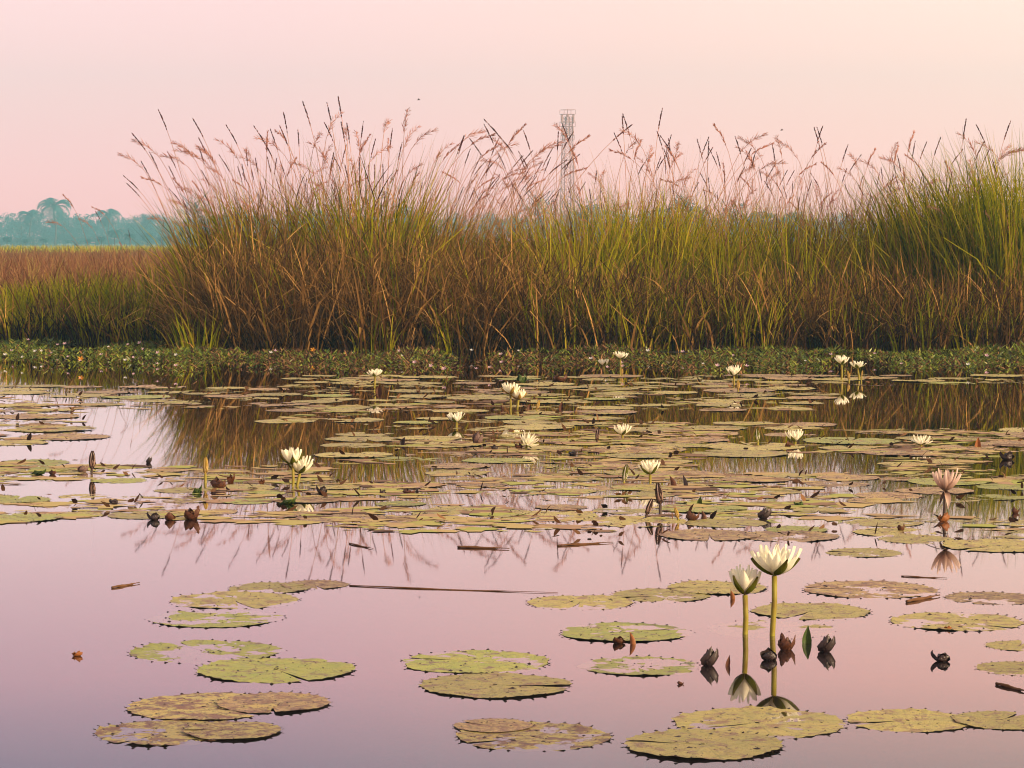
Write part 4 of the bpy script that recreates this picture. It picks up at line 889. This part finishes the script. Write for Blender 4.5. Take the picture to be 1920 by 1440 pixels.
def scum():
    """ragged flakes of floating algae and rotten leaf between the pads"""
    n = 8000
    v = 455 + 1 / rng.uniform(1 / 545, 1 / 262, n); u = rng.uniform(-60, 1980, n)
    k = np.array([not in_open(a, b, 60) for a, b in zip(u, v)]) & (v < np.interp(u, [0, 200, 700, 1200, 1920], [985, 965, 1000, 1040, 1060]))
    D = H * F / (v - 455); x = (u - 960) / F * D
    cl = np.array([noise.noise(Vector((a * 1.3, b * 1.0, 8.0))) for a, b in zip(x, D)])
    k &= (cl + rng.normal(0, .08, len(v)) > -.08) & (v > 770 + rng.normal(0, 40, len(v))); x, D = x[k], D[k]; n = len(x); m = 11
    a = np.linspace(0, 2 * np.pi, m, endpoint=False)[None, :]
    sx = .012 + .075 * rng.random((n, 1)) ** 2.2; sy = sx * rng.uniform(.3, .9, (n, 1)); rr = rng.uniform(.3, 1.2, (n, m))
    V = np.stack([x[:, None] + sx * rr * np.cos(a), D[:, None] + sy * rr * np.sin(a), np.broadcast_to(rng.uniform(.0006, .0022, (n, 1)), (n, m))], -1)
    C = np.stack([x, D, V[:, 0, 2] + .0015], -1)
    V = np.concatenate([V, C[:, None, :]], 1).reshape(-1, 3)
    idx = np.arange(m); tri = np.stack([idx, (idx + 1) % m, np.full(m, m)], -1)
    return V, (np.arange(n)[:, None, None] * (m + 1) + tri[None]).reshape(-1, 3), np.repeat(rng.random(n), m + 1)
M['scum'] = leafmat('scum', [(0.0, (0.10, 0.055, 0.04)), (0.25, (0.38, 0.23, 0.15)), (0.6, (0.46, 0.34, 0.15)), (1.0, (0.34, 0.35, 0.09))], 0.05, gloss=0.06, rough=.35)
tag(link('floating_scum', mesh('floating_scum', *_mt(scum(), M['scum']))), 'mottled film of algae and rotten leaf flakes floating between the pads', 'scum', kind='stuff')
def litter():
    n = 900; out = []
    v = 455 + 1 / rng.uniform(1 / 560, 1 / 255, n); u = rng.uniform(-50, 1970, n)
    k = np.array([not in_open(a, b, 30) for a, b in zip(u, v)]) & (v < np.interp(u, [0, 200, 700, 1200, 1920], [985, 960, 985, 1020, 1050]))
    D = H * F / (v - 455); x = (u - 960) / F * D; x, D = x[k], D[k]; n = len(x)
    return ribbons(np.stack([x, D, np.full(n, .006)], -1), rng.uniform(.012, .035, n), rng.uniform(0, 6.28, n), rng.uniform(.3, 1.4, n), rng.uniform(.6, 2.2, n), rng.uniform(.008, .022, n), rng.random(n) * .8, seg=3)
tag(link('leaf_litter', mesh('leaf_litter', *_mt(litter(), M['cover_brown']))), 'tiny dark leaf scraps scattered over the pads', 'litter', kind='stuff')
# ------------------------------------------------------------------ far trees, palms, telecom mast
def crown_mesh(seed, nclump, per, leaf, shape, m, low=True):
    r = np.random.default_rng(seed); P = []
    for _ in range(nclump):
        d = r.normal(size=3); d /= np.linalg.norm(d); q = r.random() ** .5
        c = d * q * np.array(shape) * .5; c[2] = c[2] * (1.0 if low else .5) + (.42 if low else .62)
        rad = r.uniform(.07, .17)
        a = r.normal(size=(per, 3)); a /= np.linalg.norm(a, axis=1)[:, None]
        P.append(c + a * rad * (r.random((per, 1)) ** .4) * np.array([1, 1, .8]))
    P = np.concatenate(P); n = len(P)
    a = r.normal(size=(n, 3)); a /= np.linalg.norm(a, axis=1)[:, None]; b = np.cross(a, r.normal(size=(n, 3))); b /= np.linalg.norm(b, axis=1)[:, None]
    s = (leaf * r.uniform(.6, 1.3, n))[:, None]
    V = np.stack([P - a * s, P + b * s * .5, P + a * s, P - b * s * .5], 1).reshape(-1, 3)
    return mesh('crown', V, np.arange(n * 4).reshape(-1, 4), m, False, np.repeat(r.random(n), 4))
def trunk_mesh(seed, nb=7, top=.62):
    r = random.Random(seed); V, Fc = [], []
    def limb(p0, p1, r0, r1):
        b = len(V); d = (p1 - p0).normalized(); a = d.cross(Vector((.3, 1, .1))).normalized(); c = d.cross(a)
        for p, q in ((p0, r0), ((p0 + p1) / 2 + a * .012, (r0 + r1) / 2), (p1, r1)):
            for k in range(6): V.append(p + (a * math.cos(k * 1.047) + c * math.sin(k * 1.047)) * q)
        for i in range(2):
            for k in range(6): Fc.append((b + i * 6 + k, b + i * 6 + (k + 1) % 6, b + i * 6 + 6 + (k + 1) % 6, b + i * 6 + 6 + k))
    limb(Vector((0, 0, -.02)), Vector((.01, 0, top)), .028, .014)
    for i in range(nb):
        z = top * (.45 + .55 * i / nb); a = i * 2.4 + r.random(); limb(Vector((.005, 0, z)), Vector((.28 * math.cos(a), .28 * math.sin(a), min(.95, z + r.uniform(.15, .35)))), .010, .003)
    return mesh('trunk', V, Fc, M['bark'])
CROWN = [crown_mesh(1, 46, 70, .020, (.95, .95, .9), M['haze_tinted_leaf']), crown_mesh(2, 40, 70, .020, (1.2, 1.2, .75), M['haze_tinted_leaf']), crown_mesh(3, 52, 60, .019, (.75, .75, 1.0), M['haze_tinted_leaf']), crown_mesh(6, 44, 70, .020, (1.05, 1.05, .8), M['haze_tinted_leaf'])]
SPARSE = [crown_mesh(4, 30, 26, .013, (.8, .8, 1.0), M['haze_tinted_leaf'], False), crown_mesh(5, 26, 30, .013, (.7, .7, 1.05), M['haze_tinted_leaf'], False)]
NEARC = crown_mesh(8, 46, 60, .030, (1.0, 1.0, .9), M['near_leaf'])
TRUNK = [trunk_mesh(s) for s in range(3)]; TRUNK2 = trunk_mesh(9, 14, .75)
def palm_crown(seed, m):
    r = random.Random(seed); V, Fc, T_ = [], [], []
    for f in range(22):
        az = f * 2.4 + r.uniform(-.2, .2); el0 = r.uniform(-.1, 1.3); ln = r.uniform(.30, .42); p = Vector((0, 0, .66)); th = math.pi / 2 - el0; n = 9
        for i in range(n):
            d = Vector((math.sin(th) * math.cos(az), math.sin(th) * math.sin(az), math.cos(th))); q = p + d * ln / n
            side = Vector((-math.sin(az), math.cos(az), 0)); hl = .13 * math.sin(math.pi * (.12 + .8 * i / n))
            for sg in (-1, 1):
                for kk in (0, .5):
                    a0 = p.lerp(q, kk); a1 = p.lerp(q, kk + .42); tip = a1 + side * sg * hl + d * hl * .5 + Vector((0, 0, -hl * .45)); b = len(V)
                    V += [a0, a1, tip]; Fc.append((b, b + 1, b + 2)); T_ += [r.random()] * 3
            p = q; th += .20 + .02 * i
    return mesh('crown', V, Fc, m, False, T_)
PALM = [palm_crown(s, M['haze_tinted_leaf']) for s in range(3)]
PTRUNK = tube_mesh('trunk', [Vector((.03 * math.sin(i * .5), 0, -.02 + .69 * i / 8)) for i in range(9)], [.022 - .0012 * i for i in range(9)], M['bark'])
PTRUNK.name = 'trunk'
def plant_tree(u, vtop, D, kind, label, group, name='tree', wide=1.0):
    p = at_y(u, 455, D); hh = ztop(vtop, D) - .2
    root = tag(empty(name, (p.x, D, .2)), label, 'palm tree' if 'palm' in name else 'tree' if hh > 3 else 'shrub', group)
    cr = {'round': CROWN, 'sparse': SPARSE, 'palm': PALM, 'near': [NEARC]}[kind]; tr = {'round': TRUNK, 'sparse': [TRUNK2], 'palm': [PTRUNK], 'near': TRUNK}[kind]
    for nm, me in (('trunk', rnd.choice(tr)), ('crown', rnd.choice(cr))):
        o = link(nm, me, root); k = hh * (1.0 if kind != 'palm' else 1.05); o.scale = (k * wide, k * wide, k); 
    root.rotation_euler = (0, 0, rnd.uniform(0, 6.28))
    return root
u = -80
while u < 430:
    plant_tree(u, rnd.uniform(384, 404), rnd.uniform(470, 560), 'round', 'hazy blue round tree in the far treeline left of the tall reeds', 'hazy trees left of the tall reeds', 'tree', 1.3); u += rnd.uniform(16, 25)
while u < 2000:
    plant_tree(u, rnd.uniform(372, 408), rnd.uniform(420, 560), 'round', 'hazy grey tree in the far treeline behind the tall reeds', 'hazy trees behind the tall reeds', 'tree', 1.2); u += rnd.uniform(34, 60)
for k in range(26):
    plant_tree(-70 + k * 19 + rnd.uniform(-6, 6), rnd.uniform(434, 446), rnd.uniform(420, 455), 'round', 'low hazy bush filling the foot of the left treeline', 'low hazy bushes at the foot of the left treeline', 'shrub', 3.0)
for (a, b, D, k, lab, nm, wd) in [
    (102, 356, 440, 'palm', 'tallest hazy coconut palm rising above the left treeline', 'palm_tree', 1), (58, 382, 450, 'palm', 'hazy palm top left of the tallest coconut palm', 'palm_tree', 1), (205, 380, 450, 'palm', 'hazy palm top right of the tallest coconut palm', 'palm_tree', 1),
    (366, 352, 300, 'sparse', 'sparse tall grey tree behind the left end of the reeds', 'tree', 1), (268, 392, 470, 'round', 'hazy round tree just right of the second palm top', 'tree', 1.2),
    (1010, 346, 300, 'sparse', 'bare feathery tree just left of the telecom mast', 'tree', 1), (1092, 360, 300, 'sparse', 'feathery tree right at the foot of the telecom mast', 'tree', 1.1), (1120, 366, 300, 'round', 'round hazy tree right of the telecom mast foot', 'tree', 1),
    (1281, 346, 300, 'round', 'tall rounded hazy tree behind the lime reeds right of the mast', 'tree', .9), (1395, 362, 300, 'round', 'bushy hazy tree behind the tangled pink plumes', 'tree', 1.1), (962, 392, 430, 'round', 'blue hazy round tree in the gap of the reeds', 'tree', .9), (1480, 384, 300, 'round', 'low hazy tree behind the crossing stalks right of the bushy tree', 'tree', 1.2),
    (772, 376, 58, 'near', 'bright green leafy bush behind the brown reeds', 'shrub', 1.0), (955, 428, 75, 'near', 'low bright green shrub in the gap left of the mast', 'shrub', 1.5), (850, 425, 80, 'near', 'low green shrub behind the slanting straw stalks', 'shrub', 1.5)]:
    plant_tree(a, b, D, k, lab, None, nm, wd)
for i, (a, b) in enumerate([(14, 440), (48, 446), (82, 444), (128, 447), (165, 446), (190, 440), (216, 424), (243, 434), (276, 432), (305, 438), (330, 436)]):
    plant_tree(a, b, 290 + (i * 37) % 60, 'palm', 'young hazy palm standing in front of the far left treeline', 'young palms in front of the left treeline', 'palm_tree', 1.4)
def mast():
    D = 300.0; p = at_y(1064, 455, D); hh = (ztop(213, D) - .2) / .45
    root = tag(empty('telecom_mast', (p.x, D, .2)), 'tall lattice telecom mast with panel antennas rising behind the reeds', 'mast')
    root.rotation_euler = (0, 0, .35); root.scale = (.45, .45, .45)
    wid = lambda z: 1.55 - 0.65 * z / hh
    def bars(lst, rad):
        V, Fc = [], []
        for a, b in lst:
            d = (b - a).normalized(); s = d.cross(Vector((.2, .9, .33))).normalized() * rad; t = d.cross(s); k = len(V)
            for q in (a, b): V.extend([q + s, q + t, q - s, q - t])
            for i in range(4): Fc.append((k + i, k + (i + 1) % 4, k + 4 + (i + 1) % 4, k + 4 + i))
        return V, Fc
    cor = lambda z, i: Vector((wid(z) * (1 if i in (0, 3) else -1), wid(z) * (1 if i < 2 else -1), z))
    for i in range(4): link('leg', mesh('leg', *bars([(cor(0, i), cor(hh * .97, i))], .12), M['galvanised'], False), root)
    br = []; n = 18
    for k in range(n):
        z0, z1 = hh * .97 * k / n, hh * .97 * (k + 1) / n
        for i in range(4):
            j = (i + 1) % 4; br += [(cor(z0, i), cor(z1, j)), (cor(z0, j), cor(z1, i)), (cor(z1, i), cor(z1, j))]
    link('bracing', mesh('bracing', *bars(br, .05), M['galvanised'], False), root)
    for zf in (.99, .90, .80):
        z = hh * zf; q = 1.5 if zf > .85 else 1.3; c = [Vector((q * x, q * y, z)) for x, y in ((1, 1), (-1, 1), (-1, -1), (1, -1))]
        link('platform', mesh('platform', *bars([(c[i], c[(i + 1) % 4]) for i in range(4)] + [(c[i] + Vector((0, 0, 1.1)), c[(i + 1) % 4] + Vector((0, 0, 1.1))) for i in range(4)] + [(c[0], c[2]), (c[1], c[3])] + [(c[i], c[i] + Vector((0, 0, 1.1))) for i in range(4)], .05), M['galvanised'], False), root)
    def box(name, c, sx, sy, sz):
        V = [Vector((c.x + sx * x, c.y + sy * y, c.z + sz * z)) for z in (-1, 1) for x, y in ((-1, -1), (1, -1), (1, 1), (-1, 1))]
        Fc = [(3, 2, 1, 0), (4, 5, 6, 7)] + [(i, (i + 1) % 4, 4 + (i + 1) % 4, 4 + i) for i in range(4)]
        link(name, mesh(name, V, Fc, M['antenna'], False), root)
    for zf, q in ((.955, 1.65), (.86, 1.5)):
        for k in range(6):
            a = k * 1.047 + .3; box('panel_antenna', Vector((q * math.cos(a), q * math.sin(a), hh * zf)), .13, .13, 1.1)
    V, Fc = [], []; b = 10
    for i in range(4):
        for k in range(b): V.append((1.3 + .3 * (i / 3) ** 2, .75 * (i / 3) * math.cos(k * .6283), hh * .74 + .75 * (i / 3) * math.sin(k * .6283)))
    for i in range(3):
        for k in range(b): Fc.append((i * b + k, i * b + (k + 1) % b, (i + 1) * b + (k + 1) % b, (i + 1) * b + k))
    link('dish_antenna', mesh('dish_antenna', V, Fc, M['antenna']), root)
    link('lightning_rod', mesh('lightning_rod', *bars([(Vector((0, 0, hh * .97)), Vector((0, 0, hh * 1.03)))], .07), M['galvanised'], False), root)
mast()
# two insects hovering over the plumes
def insect(u, v, lab):
    p = at_y(u, v, 18.0); root = tag(empty('flying_insect', p), lab, 'insect', None)
    link('body', tube_mesh('body', [Vector((-.010, 0, -.002)), Vector((-.003, 0, 0)), Vector((.004, 0, .001)), Vector((.009, 0, .001))], [.0012, .0026, .0032, .0018], M['insect'], 6), root)
    for s in (-1, 1):
        link('wing', mesh('wing', [(0, s * .002, .002), (.005, s * .012, .006), (-.002, s * .014, .008), (-.005, s * .005, .004)], [(0, 1, 2, 3)], M['insect']), root)
insect(785, 187, 'tiny dark insect flying above the highest plumes'); insect(1466, 244, 'tiny dark insect flying above the right hand stalks')
# ------------------------------------------------------------------ haze
def haze():
    x, y0, y1, z0, z1 = 420, -15, 720, -1.4, 46
    V = [(-x, y0, z0), (x, y0, z0), (x, y1, z0), (-x, y1, z0), (-x, y0, z1), (x, y0, z1), (x, y1, z1), (-x, y1, z1)]
    Fc = [(3, 2, 1, 0), (4, 5, 6, 7), (0, 1, 5, 4), (1, 2, 6, 5), (2, 3, 7, 6), (3, 0, 4, 7)]
    m, nt, N, L, p, out = newmat('haze_air'); N.remove(p)
    v = N.new('ShaderNodeVolumePrincipled'); v.inputs['Color'].default_value = (0.34, 0.76, 1.0, 1); v.inputs['Density'].default_value = HAZE
    L.new(v.outputs[0], out.inputs['Volume'])
    tag(link('haze', mesh('haze', V, Fc, m, False)), 'pale blue evening haze over the field', kind='stuff')
HAZE = 0.0013
haze()
